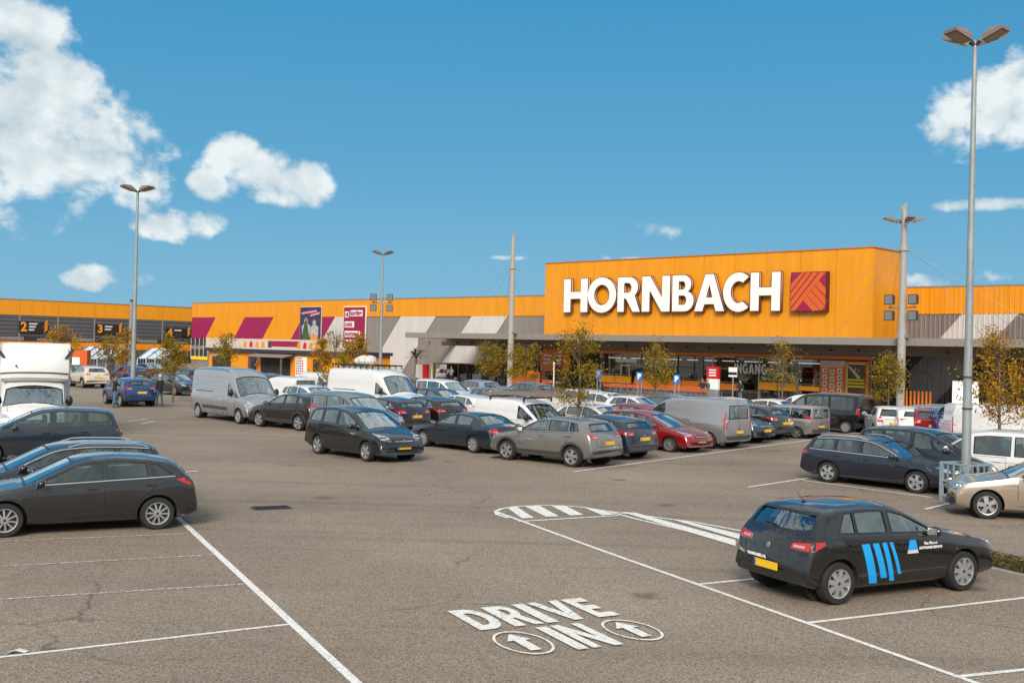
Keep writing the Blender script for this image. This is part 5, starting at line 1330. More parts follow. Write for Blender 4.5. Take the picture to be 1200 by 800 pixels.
for k in range(5): MB().bx(-4+k*2.8, -3.85+k*2.8, -.4, -.25, 0, 2.95).build('post', m_bark, t)
for k in range(6): MB().bx(-4.5+k*2, -3.2+k*2, -.2, .28, .1, random.uniform(.8, 1.8)).build('goods_pile', random.choice([m_lgrey, m_brown, mat('cream', (.7,.62,.35)), m_dkgrey]), t)
t = stall(612, -3, 1, 'orange display boards left of the offer board', 0, 'display_boards')
for k in range(5): MB().bx(-1.6+k*.8, -.9+k*.8, -.05, .05, .2, 1.5+.1*(k % 2)).build('board', m_orange_dk if k % 2 else m_logo_o, t); MB().bx(-1.3+k*.8, -1.2+k*.8, 0, .1, 0, 1.9).build('post', m_bark, t)
t = stall(650, -5, 1, 'slim white post with a cap left of the first big tree', 0, 'white_post'); MB().tube((0,0,0), (0,0,2.4), .06, .06).build('post', m_sign_w, t); MB().ball((0,0,2.4), .1, 8, 5).build('cap', m_sign_w, t)
for nm_ in ('goods_rack', 'garden_shed_stand'): bpy.data.objects[nm_].scale.z = .60
# greenhouse shaped trolley shelters far left
m_shel = mat('shelter_sheet', (.55, .60, .66), .25, var=.15, vs=1); m_shb = mat('shelter_blue_rib', (.12, .20, .30), .4)
def shelter(px, ybase, wpx, hpx, label, n):
    p = gp(px, ybase); k = p.y/F_PX; L_ = wpx*k; D = 5; zt_ = hpx*k
    t = thing('trolley_shelter', label, 'shelter', p, R(8))
    for i in range(n):
        a = -L_/2+i*L_/n; b = a+L_/n
        MB().add([(a+.05, 0, zt_*.62), (b-.05, 0, zt_*.62), (b-.05+.9, D*.5, zt_), (a+.05+.9, D*.5, zt_)], [(0,1,2,3)]).add([(a+.05, D, zt_*.62), (b-.05, D, zt_*.62), (b-.05+.9, D*.5, zt_), (a+.05+.9, D*.5, zt_)], [(3,2,1,0)]).build('roof_panel', m_shel, t)
        MB().tube((a, -.02, zt_*.62), (a+.9, D*.5, zt_+.03), .07, .07, 6).build('roof_rib', m_shb, t)
        for j in range(3):
            xx = a+(b-a)*j/3; MB().bx(xx-.03, xx+.03, -.03, .03, 0, zt_*.62).build('bar', m_shb if j else m_sign_w, t)
        MB().bx(a, b, -.015, .015, .1, zt_*.55).build('pane', glass_shel, t)
    MB().prism([(0, 0), (D, 0), (D, zt_*.62), (D*.5, zt_), (0, zt_*.62)], L_/2, L_/2+.06, plane='xz').v
    e = MB(); e.add([(L_/2, 0, 0), (L_/2, D, 0), (L_/2, D, zt_*.62), (L_/2+.9, D*.5, zt_), (L_/2, 0, zt_*.62)], [(0,1,2,3,4)]); e.build('end_wall', m_shel, t)
    return t
glass_shel = glass_mat('shelter_glass', (.55, .6, .65), .05, .15, .5)
shelter(108, 444, 50, 38, 'larger glazed trolley shelter with slanted blue ribs behind the cream crossover', 5)
shelter(176, 440, 30, 32, 'smaller glazed trolley shelter behind the blue cars', 3)
p = gp(95, 447); t = thing('waste_bin', 'orange and white bin beside the larger trolley shelter', 'bin', (p.x, p.y, 0)); MB().bx(-.6,.6,-.4,.4,0,2.6).build('body', m_logo_o, t); MB().bx(-.62,.0,-.42,.42,1.2,2.0).build('label_panel', m_sign_w, t)
# long hedge-like brown bank and people behind the blue cars
pts = []
a = gp(176, 452); b = gp(232, 449)
for i in range(5000):
    u = random.random(); pts.append(tuple(a.lerp(b, u) + Vector((random.gauss(0,.5), random.gauss(0,.8), random.random()*1.3))))
o = link('clipped_hedge', leaves_mesh(pts, .10, leaf_mat('hedge_brown', (.10,.06,.02), (.22,.13,.04), (.30,.20,.06)), 'clipped_hedge')); 
h = thing('hedge', 'brown and ochre hedge behind the tree left of the silver van', 'hedge', a); o.name = 'foliage'; o.parent = h; o.location = -a; MB().tube((0,0,0), tuple(b-a), .08, .08, 6).build('stem', m_bark, h)

# ================================================================ TREES
def crown_mesh(rx, rz, n, size, m, seed, core=.0):
    rg = random.Random(seed); cl = []
    for i in range(26):
        th = rg.uniform(0, 6.28); z = rg.uniform(-.9, .95); rr_ = math.sqrt(max(0, 1-z*z*.8))*rg.uniform(.35, 1.0)*(1-.25*max(0, z))
        cl.append((rr_*math.cos(th)*rx, rr_*math.sin(th)*rx, z*rz, rg.uniform(.14, .34)*rx))
    pts_ = []
    for i in range(n):
        c = rg.choice(cl); pts_.append((c[0]+rg.gauss(0, 1)*c[3]*.7, c[1]+rg.gauss(0, 1)*c[3]*.7, c[2]+rg.gauss(0, 1)*c[3]*.75))
    for i in range(n//12):
        th = rg.uniform(0, 6.28); q_ = rg.uniform(.6, 1.25); pts_.append((q_*rx*math.cos(th), q_*rx*math.sin(th), rg.uniform(-1, 1.1)*rz*.8))
    st = random.getstate(); random.seed(seed); me = leaves_mesh(pts_, size, m, 'crown'); random.setstate(st); return me, cl
def tree(px, H, base, label, rx, n=2600, size=.055, m=None, zc=None, stem=1.25, seed=1, stake=False):
    p = Vector(base); t = thing('autumn_tree', label, 'tree', p, random.uniform(0, 6), 'small trees of the car park')
    z0 = stem; zc = (z0+H)/2; rz = (H-z0)/2*.98; me, cl = crown_mesh(rx, rz, n, size, m or m_leaf, seed)
    c = link('crown', me, t); c.location = (0, 0, zc)
    tk = MB(); rg = random.Random(seed+50); b = Vector((rg.uniform(-.05,.05), rg.uniform(-.05,.05), z0)); tp_ = Vector((rg.uniform(-.1,.1), rg.uniform(-.1,.1), H*.93))
    tk.path([(0,0,0), tuple(b), tuple(b.lerp(tp_, .5)), tuple(tp_)], [.06, .045, .028, .008], 8); tk.build('trunk', m_bark, t, True)
    for k, q_ in enumerate(cl[:16]):
        s0 = b.lerp(tp_, max(0, min(.8, (q_[2]/rz+1)/2-.25))); e = Vector((q_[0], q_[1], zc+q_[2])); md = s0.lerp(e, .5)+Vector((0,0,-.08))
        MB().path([tuple(s0), tuple(md), tuple(e*1.0)], [.020, .012, .004], 5).build('branch', m_bark, t)
    for k in range(22):
        e = Vector((rg.gauss(0, rx*.42), rg.gauss(0, rx*.42), H*rg.uniform(.92, 1.12))); MB().tube(tuple(b.lerp(tp_, .75)), tuple(e), .008, .003, 4).build('twig', m_bark, t)
    if stake: MB().tube((.35, 0, 0), (.35, 0, 1.0), .035, .035, 6).build('stake', m_bark, t)
    return t
def tb(px, Z): 
    d = ray(px, 450); k = Z/d.y; return (d.x*k, Z, 0)
tree(0, 4.35, tb(678, 42), 'first large yellow green tree between the parked cars in front of the entrance', 1.08, 3100, .050, stem=1.45, seed=3)
tree(0, 4.05, tb(768, 62), 'yellow tree between two blue parking signs', 1.0, 2300, .065, stem=1.6, seed=4)
tree(0, 4.25, tb(917, 58), 'thin yellow green tree in front of the entrance lettering', 1.0, 1000, .058, stem=1.9, seed=5)
tree(0, 3.85, tb(1041, 66), 'round yellow green tree at the right end of the shop front', 1.05, 3000, .065, stem=.95, seed=6)
tree(0, 4.55, tb(1174, 35), 'nearest amber and green tree at the right edge of the picture', 1.12, 4200, .05, m_leaf_o, stem=1.55, seed=7)
tree(0, 3.85, tb(203, 63), 'young green tree in front of the drive-in building', .95, 2600, .07, stem=1.5, seed=8)
tree(0, 4.1, tb(263, 80), 'bare topped tree before the orange annex', 1.0, 1500, .08, stem=2.2, seed=9)
tree(0, 4.35, tb(392, 60), 'airy grey green tree left of the magenta banner foot', .95, 1500, .06, stem=1.3, seed=10)
tree(0, 4.1, tb(415, 72), 'dense amber tree behind the white high roof van', .95, 3200, .08, m_leaf_o, stem=1.2, seed=11)
tree(0, 4.0, tb(376, 82), 'small amber tree at the right end of the annex', .8, 2200, .08, m_leaf_o, stem=1.2, seed=12)
tree(0, 4.1, tb(575, 84), 'yellow green tree left of the plain canopy mast', 1.2, 2600, .08, stem=1.3, seed=13)
tree(0, 4.2, tb(616, 82), 'yellow tree right of the plain canopy mast', 1.4, 3000, .08, stem=1.0, seed=14)
tree(0, 4.3, tb(74, 92), 'yellow tree above the white truck before the drive-in signs', 1.6, 2200, .10, m_leaf_o, stem=1.4, seed=15)
tree(0, 3.9, tb(127, 95), 'small yellow tree beyond the trolley shelter', 1.1, 1600, .09, stem=1.6, seed=16)
tree(0, 4.3, tb(147, 92), 'dark ochre tree behind the left lamp post', .9, 1500, .09, m_leaf_o, stem=1.4, seed=17)
# palm in a pot near the left end of the canopy
p = fworld(488, -1); t = thing('potted_palm', 'spiky dark green palm in front of the white wall field', 'plant', p)
MB().tube((0,0,0), (0,0,.6), .35, .45, 12).build('pot', m_brown, t); MB().tube((0,0,.6), (0,0,2.4), .14, .10, 8).build('trunk', m_bark, t)
for k in range(22):
    an = k*2.4; e = random.uniform(.9, 1.6); up_ = random.uniform(-.1, 1.3); d = Vector((math.cos(an), math.sin(an), 0)); q_ = Vector((-d.y, d.x, 0))*.14; c0 = Vector((0,0,2.4)); c1 = c0+d*e*.55+Vector((0,0,up_*.8)); c2 = c0+d*e+Vector((0,0,up_*.75-.2))
    MB().add([c0-q_*.4, c0+q_*.4, c1+q_, c1-q_, c2], [(0,1,2,3), (3,2,4)]).build('frond', m_leaf_g_plain, t) if 'm_leaf_g_plain' in globals() else MB().add([c0-q_*.4, c0+q_*.4, c1+q_, c1-q_, c2], [(0,1,2,3), (3,2,4)]).build('frond', mat('palm_green', (.05,.075,.02), .6), t)
# ================================================================ PEOPLE
m_skin = mat('skin', (.42, .24, .17), .6); m_jean = mat('blue_jeans', (.08, .16, .27), .85); m_jacket = mat('dark_jacket', (.015, .016, .022), .8); m_hairb = mat('hair_brown', (.05, .03, .02), .8); m_shoe = mat('shoes', (.05,.05,.05), .6)
def skin_body(name, joints, bones, m, parent, root=0):
    me = bpy.data.meshes.new(name); me.from_pydata([j[0] for j in joints], bones, [])
    o = bpy.data.objects.new('tmp', me); C.objects.link(o)
    md = o.modifiers.new('s', 'SKIN'); sv = me.skin_vertices[0].data
    for i, j in enumerate(joints): sv[i].radius = (j[1], j[2] if len(j) > 2 else j[1]); sv[i].use_root = (i == root)
    o.modifiers.new('d', 'SUBSURF').levels = 1; o.modifiers['d'].render_levels = 1
    dg = bpy.context.evaluated_depsgraph_get(); mo = bpy.data.meshes.new_from_object(o.evaluated_get(dg)); bpy.data.objects.remove(o); bpy.data.meshes.remove(me)
    mo.materials.clear(); mo.materials.append(m)
    for p in mo.polygons: p.use_smooth = True
    mo.name = name; return link(name, mo, parent)
def person(x, y, head, label, top, legs, hair, arms=((.28, .05, 1.05), (.28, .05, 1.05)), lean=0., stride=.12, H=1.76, group=None, hat=None):
    t = thing('person', label, 'person', (x, y, 0), R(head)); L = Vector((lean, 0, 0))
    P = lambda a, b, c: (a + lean*max(0, c-.9)/.7, b, c)
    hip, che, nek = P(0,0,.95), P(.0,0,1.28), P(0,0,1.47)
    J = [(hip, .13, .15), (P(0,0,1.12), .12, .15), (che, .12, .17), (nek, .055, .06), (P(.02,0,1.56), .055)]
    B = [(0,1), (1,2), (2,3), (3,4)]
    for s_ in (-1, 1):
        i = len(J); hx, hy, hz = arms[0 if s_ < 0 else 1]
        sh = P(0, s_*.20, 1.40); hand = (hx, s_*(.22+hy), hz); el = tuple((a+b)/2 for a, b in zip(sh, hand)); el = (el[0]-.06, el[1]+s_*.05, el[2]-.03)
        J += [(sh, .062), (el, .048), (hand, .034)]; B += [(2, i), (i, i+1), (i+1, i+2)]
        for f in range(4): J.append(((hand[0]+.07+.012*(f % 2), hand[1]-.03+.02*f, hand[2]-.06), .009)); B.append((i+2, len(J)-1))
        J.append(((hand[0]+.05, hand[1]-s_*.05, hand[2]-.02), .010)); B.append((i+2, len(J)-1))
        k = len(J); st_ = stride*s_
        J += [((0, s_*.09, .88), .085), ((st_*.5+.03, s_*.10, .50), .058), ((st_, s_*.10, .09), .042), ((st_+.16, s_*.11, .045), .035)]; B += [(0, k), (k, k+1), (k+1, k+2), (k+2, k+3)]
    b_ = skin_body('body', J, B, legs, t); b_.data.materials.append(top); b_.data.materials.append(m_skin); b_.data.materials.append(m_shoe)
    hands = [tuple(J[i][0]) for i in range(len(J)) if J[i][1] == .034]
    for p in b_.data.polygons:
        c = p.center
        if c.z > 1.47: p.material_index = 2
        elif any((Vector(hd)-c).length < .12 for hd in hands): p.material_index = 2
        elif c.z > .93 or abs(c.y) > .21: p.material_index = 1
        elif c.z < .10: p.material_index = 3
    hx = lean*.95+.03
    hd = MB().ball((hx, 0, 1.645), (.095, .075, .118), 14, 10).ball((hx+.095, 0, 1.635), (.018, .012, .022), 6, 4)
    for s_ in (-1, 1): hd.ball((hx, s_*.076, 1.64), (.02, .010, .03), 6, 4)
    h_ = hd.build('head', m_skin, t, True)
    for s_ in (-1, 1): MB().ball((hx+.083, s_*.03, 1.655), (.010, .013, .008), 6, 4).build('eye', m_black, h_)
    MB().ball((hx+.086, 0, 1.59), (.008, .026, .006), 6, 4).build('mouth', mat('lips', (.30,.12,.10)), h_)
    MB().ball((hx-.018, 0, 1.675), (.100, .085, .110), 14, 8).build('hair' if not hat else 'hat', hair, t, True)
    MB().bx(-.12+lean*.2, .10+lean*.2, -.16, .16, .90, .955).build('jacket_hem', top, t)
    sc_ = H/1.76; t.scale = (sc_,)*3
    return t
pp = gp(134, 478); person(pp.x, pp.y, 35, 'person in dark jacket and blue jeans standing left of the blue crossover', m_jacket, m_jean, m_hairb, arms=((.30, .0, 1.15), (.30, -.02, 1.15)), stride=.14)
pp = gp(187, 477); person(pp.x, pp.y, 150, 'grey haired person in dark jacket standing right of the blue crossover', m_jacket, mat('dark_jeans', (.03,.07,.12), .85), mat('hair_grey', (.45,.42,.4), .8), arms=((.25, 0, 1.1), (.12, 0, .85)))
pp = gp(578, 506); person(pp.x, pp.y, 225, 'person in black coat and white cap bending behind the dark saloon car', mat('black_coat', (.008,.008,.01), .9), mat('black_trousers', (.01,.01,.012), .9), m_white, arms=((.35, .05, .95), (.38, .05, .9)), lean=.22, hat=1)
pp = fworld(824.5, -9.8); person(pp.x, pp.y, 250, 'man in dark suit jacket and white shirt walking by the trolleys', mat('suit_navy', (.01,.012,.03), .8), m_jacket, m_hairb)
pp = fworld(830.5, -9.2); person(pp.x, pp.y, 200, 'shopper in teal and black jacket beside the red sign pillar', mat('teal_jacket', (.05,.12,.13), .8), mat('sand_trousers', (.30,.2,.12), .8), mat('hair_blond', (.4,.3,.12), .8), arms=((.25,0,1.2),(.1,0,.9)))
pp = fworld(869, -9); person(pp.x, pp.y, 230, 'shopper in dark clothes behind the white car near the thin tree', m_jacket, m_jean, m_black)
pp = fworld(530, -5); person(pp.x, pp.y, 230, 'shopper with dark curly hair below the left end of the canopy', mat('grey_coat', (.2,.2,.19), .8), m_jacket, m_black)
pp = fworld(585, -3); person(pp.x, pp.y, 230, 'shopper in purple dark coat left of the plain canopy mast', mat('plum_coat', (.03,.012,.03), .8), m_jacket, m_hairb)
# ================================================================ ALL VEHICLES
def roofp(px, py, h):
    d = ray(px, py); k = (h-CAM_H)/d.z; p = Vector((0,0,CAM_H)) + d*k; return p
OUT, IN = -44, 136
def V(kind, col, px, py, head, label, H=None, back=.25, zs=.95, **k):
    """px,py: middle of the roof as seen; H its height"""
    h = (H or SPEC[kind]['H'])*zs; p = roofp(px, py, h); a = R(head)
    o = place(kind, col, p.x+math.cos(a)*back, p.y+math.sin(a)*back, head, label, **k); o.scale.z *= zs; return o
def W(kind, col, rear, front, side, label, zs=.95, head=None, scale=None, **k):
    """rear, front: where the two wheels of the visible side stand; side +1 when that is the left side"""
    a, b = gp(*rear), gp(*front); d = b-a; an = math.atan2(d.y, d.x) if head is None else R(head)
    q = Vector((-math.sin(an), math.cos(an), 0))*side; m = (a+b)/2 - q*(SPEC[kind]['W']/2-.1)
    o = place(kind, col, m.x, m.y, math.degrees(an), label, **k); s = scale or 1.; o.scale = (s, s, s*zs); return o
def T(kind, col, px, py, head, end, label, zs=.95, **k):
    """px,py: ground below the middle of the nose (end 1) or the tail (end -1)"""
    sp = SPEC[kind]; g_ = gp(px, py); a = R(head); d = sp['fo']+sp['wb']/2 if end > 0 else -(sp['L']-sp['fo']-sp['wb']/2)
    o = place(kind, col, g_.x-math.cos(a)*d, g_.y-math.sin(a)*d, head, label, **k); o.scale.z *= zs; return o
# nearest ones
W('hatch', DG, (183,619.5), (5,629), 1, 'dark grey hatchback with red tail lamps, nearest car at the left', zs=.96, rim='ten')
W('rear_marked_hatch', BD, (973,708), (1129,690.5), -1, 'black hatchback with four slanted light blue stripes on its side', zs=.985, rim='cover', name='striped_car', scale=1.0, extra=dict(kia=1))
kia = bpy.data.objects['striped_car']
def kia_marks(o):
    q = SKINS[o.name]; sk = q.sk; mb = None
    m_cy = mat('stripe_cyan', (.01, .33, .80), .4)
    for s0, s1, z0, w_ in ((3.01, 0, .27, .155), (2.79, 0, .34, .12), (2.60, 0, .28, .09), (2.45, 0, .38, .065)):
        poly = [(s0-w_, .875), (s0, .875), (s0-.20, z0), (s0-.20-w_, z0)]
        for sgn in (1, -1):
            mb = sk.patch('L', [(a, b) for a, b in poly], .010, .004, grid=.15)
            if sgn < 0: mb.v = [(a, -b, c) for a, b, c in mb.v]
            mb.build('blue_stripe', m_cy, o)
    for sgn in (1, -1):
        mb = sk.patch('L', [(1.91, .88), (2.03, .88), (2.08, .68), (1.86, .68)], .010, .004)
        m2 = sk.patch('L', [(1.87, .73), (2.07, .73), (2.08, .68), (1.86, .68)], .013, .003)
        if sgn < 0:
            for m_ in (mb, m2): m_.v = [(a, -b, c) for a, b, c in m_.v]
        e = mb.build('emblem', m_cy, o); m2.build('emblem_foot', m_lgrey, e)
    for sgn in (1, -1):
        for txt, s_, z_, sz in (('Van Mossel', 1.60, .80, .062), ('AUTOLEASE SERVICE', 1.60, .735, .052)):
            me = text_mesh('door_lettering', txt, sz, .004, m_sign_w, .002); h = sk.hit('L', s_, z_, .012)
            l = link('door_lettering', me, o); l.location = (h.x, sgn*h.y, z_); l.rotation_euler = (0, 0, 0 if sgn < 0 else math.pi)
    me = text_mesh('bumper_lettering', 'VANMOSSEL.NL', .06, .004, m_sign_w, .003); h = sk.hit('B', .30, .60, .012); h0 = sk.hit('B', .10, .60, .012)
    l = link('bumper_lettering', me, o); l.location = (min(h.x, h0.x)-.004, .22, .585); l.rotation_euler = (0, 0, R(-90))
kia_marks(kia)
W('wagon', DG, (150,597), (-20,606), 1, 'dark grey estate with silver roof rails, between two cars at the left', zs=.97, rim='ten')
V('mpv', DB, 60, 476, 205.5, 'slate blue people carrier in front of the white truck', zs=.97, rim='five')
W('mpv', BK, (374.4,531.7), (429.6,540.4), -1, 'black people carrier moving across the aisle with its driver visible', zs=.985, rim='five', name='moving_car')
W('sedan', DB, (555,530.4), (498,523), 1, 'slate blue saloon car with red tail lamps parked nose in', zs=.93, rim='cover')
W('suv', SG, (665,546), (600,539.5), 1, 'grey crossover with yellow plate at the corner of the front row', zs=.94, rim='double', head=140)
T('hatch', DB, 756, 539, IN, -1, 'slate blue hatchback right of the grey crossover', zs=.98, rim='double')
T('mpv', RD, 824, 530.5, OUT, 1, 'red hatchback facing out in the front row', zs=.86, rim='ten', name='parked_car', extra=dict(chrome=0))
T('van', SV, 866, 526, IN, -1, 'silver panel van with its dark rear window facing the aisle', zs=.97, rim='steel')
T('suv', DB, 899, 520, OUT, 1, 'grey blue crossover nosing out right of the silver panel van', zs=.92, rim='five')
T('hatch', BK, 921, 516, IN, -1, 'black hatchback with red tail lamp behind the grey blue nose', zs=1.0, rim='five')
T('window_van', SV, 962, 514, IN, -1, 'short silver estate with white rear doors beside the black van', zs=.80, rim='double', name='parked_car')
T('people_van', BK, 1016, 508, IN, -1, 'long black van with orange reflections in its dark windows', zs=.95, rim='cover')
W('wagon', NB, (967.5,564), (1079,578.5), -1, 'dark navy estate with chrome window line on the right', zs=.93, rim='five', head=-48)
V('mpv', NB, 1085, 500, OUT, 'dark blue people carrier behind the navy estate', zs=1.0, rim='double')
V('hatch', DB, 1150, 507, OUT, 'steel blue car behind the nearest amber tree', zs=1., rim='five')
fp0 = gp(1156, 607.5); hd_ = Vector((math.cos(R(166)), math.sin(R(166)), 0)); m_ = fp0 - hd_*1.25 - Vector((-hd_.y, hd_.x, 0))*.77
place('small_hatch', BG, m_.x, m_.y, 166, 'beige hatchback cut off by the right edge of the picture', rim='five')
V('window_van', WH, 1168, 502, IN, 'large white car behind the nearest amber tree', zs=.95, rim='five', name='parked_car')
# left middle
W('large_van', SV, (233,489), (281,497), -1, 'silver high roof van with dark windscreen at the left of the rows', zs=.97, rim='steel', head=-50)
W('suv', BR, (348,504.5), (307,500), 1, 'brown black crossover parked nose in beside the silver high roof van', zs=.96, rim='double', head=140)
V('window_van', SG, 414, 459, OUT, 'grey beige high estate behind the moving black people carrier', zs=.95, rim='ten', name='parked_car')
V('hatch', PP, 455, 464, IN, 'purple black hatchback with yellow plate in the second row', zs=1., rim='five', extra=None)
V('hatch', BR, 500, 463, IN, 'brown black hatchback left of the silver white hatchback', zs=1., rim='five')
V('large_van', WH, 440, 430, OUT, 'white high roof van with roof rack and blue windscreen', zs=1., rim='steel')
V('hatch', WH, 545, 461, IN, 'silver white hatchback with slanted red lamp in the second row', zs=1., rim='five')
V('suv', WH, 366, 450.5, OUT, 'white crossover with dark side glass behind the brown black crossover', zs=1., rim='five')
V('small_van', WH, 335, 440, IN, 'small white panel van behind the silver high roof van', zs=1., rim='steel')
V('hatch', DG, 312, 437, IN, 'dark grey car far back left of the small white van', zs=1., rim='five')
V('small_van', WH, 380, 436, OUT, 'white delivery van roof far back before the annex', zs=.9, rim='steel')
V('hatch', DG, 393, 447, OUT, 'dark green grey car behind the airy tree', zs=1., rim='five')
V('hatch', DB, 515, 454, OUT, 'blue grey car with pale windscreen in the third row', zs=1., rim='five')
V('window_van', WH, 522, 444, OUT, 'tall white car with side windows behind the blue grey one', zs=.92, rim='five', name='parked_car')
V('suv', SV, 556, 444, IN, 'silver crossover with dark rear window in the fourth row', zs=1., rim='five')
V('wagon', SG, 590, 454, OUT, 'grey estate behind the person in the black coat', zs=1., rim='five')
V('suv', MG, 618, 447, IN, 'mid grey crossover left of the white post', zs=1., rim='five')
V('small_van', WH, 615, 466, OUT, 'white panel van carrying ladders behind the grey crossover', zs=1.0, rim='steel')
V('hatch', WH, 700, 473, OUT, 'white hatchback below the first large tree', zs=1., rim='five')
V('wagon', WH, 672, 455, IN, 'white estate with red lamp behind the trunk of the first large tree', zs=1., rim='five')
V('hatch', WH, 712, 459, OUT, 'small white car right of the white estate', zs=1., rim='five')
V('hatch', RD, 738, 471, IN, 'red hatchback in the second row', zs=1., rim='five')
V('small_hatch', WH, 748, 463, OUT, 'white hatchback behind the red hatchback', zs=1., rim='five')
V('suv', WH, 862, 465, OUT, 'white crossover behind the silver panel van', zs=1., rim='five')
V('hatch', WH, 912, 467, OUT, 'white car with orange reflections left of the black van', zs=1., rim='five')
V('small_van', WH, 946, 461, IN, 'white and red delivery van far back beside the black van', zs=.9, rim='steel')
V('hatch', MG, 790, 462, OUT, 'mid grey car far back behind the silver panel van', zs=1., rim='five')
# right back rows
V('small_hatch', WH, 1042, 474, 82, 'white hatchback right of the black van', zs=1., rim='five')
V('hatch', WH, 1062, 475, 88, 'white hatchback with red lamps next to the red one', zs=1., rim='five')
V('small_hatch', RD, 1082, 476, 86, 'red hatchback in the back row at the right', zs=1., rim='five')
V('hatch', BL, 1102, 477, 92, 'dark blue hatchback with a bright red lamp at the right', zs=1., rim='five')
V('van', WH, 1140, 470, 92, 'white panel van behind the white notice board', zs=.95, rim='steel')
V('wagon', SV, 1112, 475, OUT, 'silver estate roof beyond the dark blue hatchback', zs=1., rim='five')
V('van', WH, 1190, 474, OUT, 'white van at the far right behind the amber tree', zs=1., rim='steel')
# far left
T('suv', ('cream', (.66,.60,.50), .2), 115, 455, 130, -1, 'cream crossover behind the white truck', zs=1., rim='five')
T('hatch', BL, 164, 451, 130, -1, 'deep blue hatchback beyond the slim lamp post', zs=1., rim='five')
T('suv', BL, 166, 477, 127, -1, 'bright blue crossover with two people standing beside it', zs=.97, rim='five')
V('hatch', SV, 178, 425, OUT, 'silver car far back before the hedge', zs=1., rim='five')
V('suv', BK, 222, 431, IN, 'black crossover behind the young green tree', zs=1., rim='five')
V('hatch', ('bottle_green', (.02,.04,.03), .3), 92, 427, OUT, 'dark green car far back left of the cream crossover', zs=1., rim='five')
V('hatch', MG, 470, 440, IN, 'grey car far back below the display column', zs=1., rim='five')
V('hatch', BK, 205, 436, OUT, 'black car behind the young green tree trunk', zs=1., rim='five')
# driver of the moving car
mc = bpy.data.objects['moving_car']; a = mc.rotation_euler.z
dr = thing('person', 'driver in orange brown top inside the moving black people carrier', 'person', mc.location, a)
q = Shape(SPEC['mpv']); X0 = q.X(2.15)
J = [((X0-.05, -.36, .72), .15, .15), ((X0-.12, -.36, 1.0), .14, .18), ((X0-.14, -.36, 1.2), .06, .07), ((X0-.10, -.36, 1.28), .055), ((X0+.0, -.56, 1.08), .06), ((X0+.15, -.58, .92), .05), ((X0+.38, -.46, .98), .035), ((X0, -.16, 1.08), .06), ((X0+.15, -.14, .92), .05), ((X0+.38, -.26, .98), .035), ((X0+.35, -.45, .75), .09), ((X0+.35, -.27, .75), .09)]
bd = skin_body('body', J, [(0,1),(1,2),(2,3),(1,4),(4,5),(5,6),(1,7),(7,8),(8,9),(0,10),(0,11)], mat('rust_top', (.35,.12,.04), .8), dr)
h_ = MB().ball((X0-.08, -.36, 1.37), (.095,.075,.118), 12, 8).ball((X0+.015, -.36, 1.36), (.018,.012,.02), 6, 4).build('head', m_skin, dr, True); MB().ball((X0-.10, -.36, 1.405), (.1,.085,.10), 10, 6).build('hair', m_hairb, dr, True)
for fg in range(4):
    for sy in (-.46, -.26): MB().tube((X0+.38, sy-.03+.02*fg, .99), (X0+.45, sy-.03+.02*fg, .97), .010, .008, 5).build('finger', m_skin, dr)
# ladders on the white panel van, rack on the white high roof van, load
def on(o_name_label, f):
    for o in C.objects:
        if o.get('label') == o_name_label and o.parent is None: return o
v = on('white panel van carrying ladders behind the grey crossover', 0)
for k, dy in enumerate((-.28, .32)):
    t = thing('ladder', ['nearer', 'farther'][k] + ' grey wooden ladder lying on the roof of the white panel van', 'ladder', v.location + Vector((0,0,1.84+.03*k)), v.rotation_euler.z + .04*k)
    for s_ in (-.18, .18): MB().bx(-2.0, 1.3, dy+s_-.03, dy+s_+.03, .06, .13).build('stile', mat('ladder_wood', (.20,.16,.12), .8), t)
    for j in range(11): MB().bx(-1.85+j*.3, -1.80+j*.3, dy-.15, dy+.15, .08, .11).build('rung', m_steel, t)
t = thing('roof_bars', 'two dark roof bars on the white panel van under the ladders', 'roof bars', v.location, v.rotation_euler.z)
for x in (-1.3, .4): MB().bx(x-.02, x+.02, -.75, .75, 1.80, 1.86).bx(x-.02, x+.02, -.77, -.70, 1.68, 1.80).bx(x-.02, x+.02, .70, .77, 1.68, 1.80).build('bar', m_trim, t)
v = on('white high roof van with roof rack and blue windscreen', 0)
t = thing('roof_rack', 'dark slatted roof rack on the white high roof van', 'rack', v.location, v.rotation_euler.z)
for s_ in (-.75, .75): MB().bx(-2.8, 1.0, s_-.02, s_+.02, 2.58, 2.62).build('side_rail', m_trim, t)
for k in range(9): MB().bx(-2.8+k*.46, -2.74+k*.46, -.75, .75, 2.56, 2.60).bx(-2.8+k*.46, -2.76+k*.46, -.77, -.73, 2.40, 2.6).bx(-2.8+k*.46, -2.76+k*.46, .73, .77, 2.40, 2.6).build('slat', m_trim, t)
for k in range(5):
    t2 = MB().ball((-1.5+k*.24, .2*math.sin(k*3), 2.78+.1*(k % 2)), (.28, .35, .2), 8, 6).build('white_sack', m_lgrey); t2.location = v.location; t2.rotation_euler = v.rotation_euler
    tag(t2, 'pale crumpled sack in the load on the roof rack of the white high roof van', 'sack', 'sacks on the roof rack')
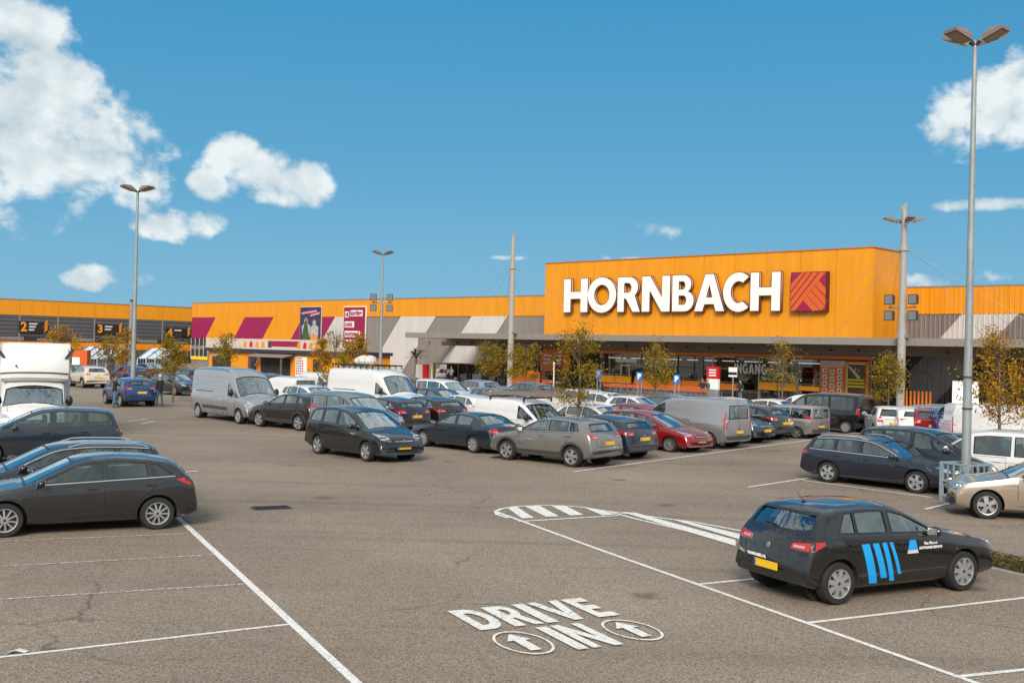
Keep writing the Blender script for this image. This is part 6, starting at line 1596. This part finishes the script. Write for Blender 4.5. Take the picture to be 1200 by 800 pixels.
# ---- white box truck facing the camera
def truck():
    sp = dict(SPEC['large_van']); sp.update(L=3.6, wb=2.0, cat='truck', prof=[(0,.55),(.03,.78),(.08,.98),(.20,1.12),(.50,1.24),(.80,1.36),(1.15,1.66),(1.50,2.0),(1.75,2.12),(2.1,2.2),(3.0,2.22),(3.55,2.2),(3.58,1.8),(3.60,.6)], rw=None, win=[(1.05,1.92,.34,0)], wtop=.26, doors=[(1.2,2.0)], ws=(.84,1.46,.95,.88), b0=1.24, b1=1.24, rcm=.12, hatchline=None,
        tail=[('B', [(.5,.6),(.6,.6),(.6,.7),(.5,.7)])], narrow=.04, cavr=.5, bumper=[('F', rect(.9,.30,.62))])
    o = make_vehicle(sp, 'box_truck', 'white box truck with a tall wind deflector above its cab', 'steel')
    q = SKINS[o.name]; X = q.X
    for ch in list(o.children):
        if ch.name.split('.')[0] == 'taillight': pass
    MB().bx(X(6.6), X(2.35), -1.10, 1.10, .85, 3.38).build('cargo_box', m_white, o)
    for s_ in (-1, 1):
        MB().bx(X(6.6), X(2.33), s_*1.10-.012, s_*1.10+.012, 3.3, 3.4).bx(X(6.6), X(2.33), s_*1.10-.012, s_*1.10+.012, .83, .93).build('edge_profile', m_steel, o)
        MB().bx(X(2.36), X(2.32), s_*1.10-.03, s_*1.10+.012, .9, 3.36).build('corner_post', m_lgrey, o)
        for zz in (-.0,):
            w_ = link('wheel', wheel_meshes(.345, 'steel')[0], o); w_.location = (X(5.3), s_*.93, .345); w_.rotation_euler = (0, 0, 0 if s_ > 0 else math.pi); link('rim', wheel_meshes(.345, 'steel')[1], w_)
    MB().bx(X(6.5), X(3.0), -.45, .45, .5, .82).build('chassis', m_plast, o)
    # moulded deflector: shell from the windscreen top to the box top
    mb = MB(); n = 12; rows = [(1.66, 2.10, 1.02, .02), (1.42, 2.22, 1.06, .02), (1.40, 2.55, 1.08, .0), (1.52, 2.9, 1.07, .0), (1.85, 3.18, 1.04, .0), (2.34, 3.36, 1.02, .0)]
    for s, z, hw, _ in rows:
        for i in range(n+1):
            u = -1+2*i/n; mb.v.append((X(s) - .20*abs(u)**3., hw*u, z - .05*abs(u)**3))
    for j in range(len(rows)-1):
        for i in range(n): mb.f.append((j*(n+1)+i, j*(n+1)+i+1, (j+1)*(n+1)+i+1, (j+1)*(n+1)+i)); mb.m.append(0)
    for s_ in (0, n):     # cheeks back to the box
        for j in range(len(rows)-1):
            a = j*(n+1)+s_; b = (j+1)*(n+1)+s_; va, vb = mb.v[a], mb.v[b]; k = len(mb.v); mb.v += [(X(2.35), va[1], va[2]), (X(2.35), vb[1], vb[2])]; mb.f.append((a, b, k+1, k)); mb.m.append(0)
    d_ = mb.build('wind_deflector', m_white, o, True)
    k = len(rows)
    pts_ = [(X(1.40) - .20*abs(u)**3. + .012, 1.07*u, 2.40-.05*abs(u)**3) for u in [-1+i/8 for i in range(17)]]
    MB().path(pts_, [.022]*17, 5).build('dark_seam', m_trim, d_)
    for s_ in (-1, 1):
        MB().prism([(0,0), (.12,.02), (.34,.34), (.22,.36)], -.012, .012).build('side_vent', m_trim, d_)
        o2 = [c for c in d_.children][-1]; o2.rotation_euler = (R(-28), 0, R(90)); o2.location = (X(1.62), s_*.92-.0, 2.88)
        if s_ < 0: o2.scale = (-1, 1, 1)
    MB().ball((X(1.36), -.58, 2.62), (.02, .04, .04), 8, 5).build('spot', m_trim, d_)
    return o
tk = truck(); p = roofp(43, 403, 3.36); a = R(-68); tk.location = (p.x+math.cos(a)*.9, p.y+math.sin(a)*.9, 0); tk.rotation_euler = (0, 0, a); tk['category'] = 'truck'; tk['label'] = 'white box truck with a tall wind deflector above its cab'
def repaint(o, m):
    for ch in o.children:
        if ch.type == 'MESH':
            for sl in ch.material_slots:
                if sl.material and sl.material.name.startswith('paint_'): sl.link = 'OBJECT'; sl.material = m
        repaint(ch, m)
repaint(tk, paint(*WH))
for o in C.objects:
    if '_sk' in o: del o['_sk']
m_orange.node_tree  # keep
print('objects', len(C.objects))
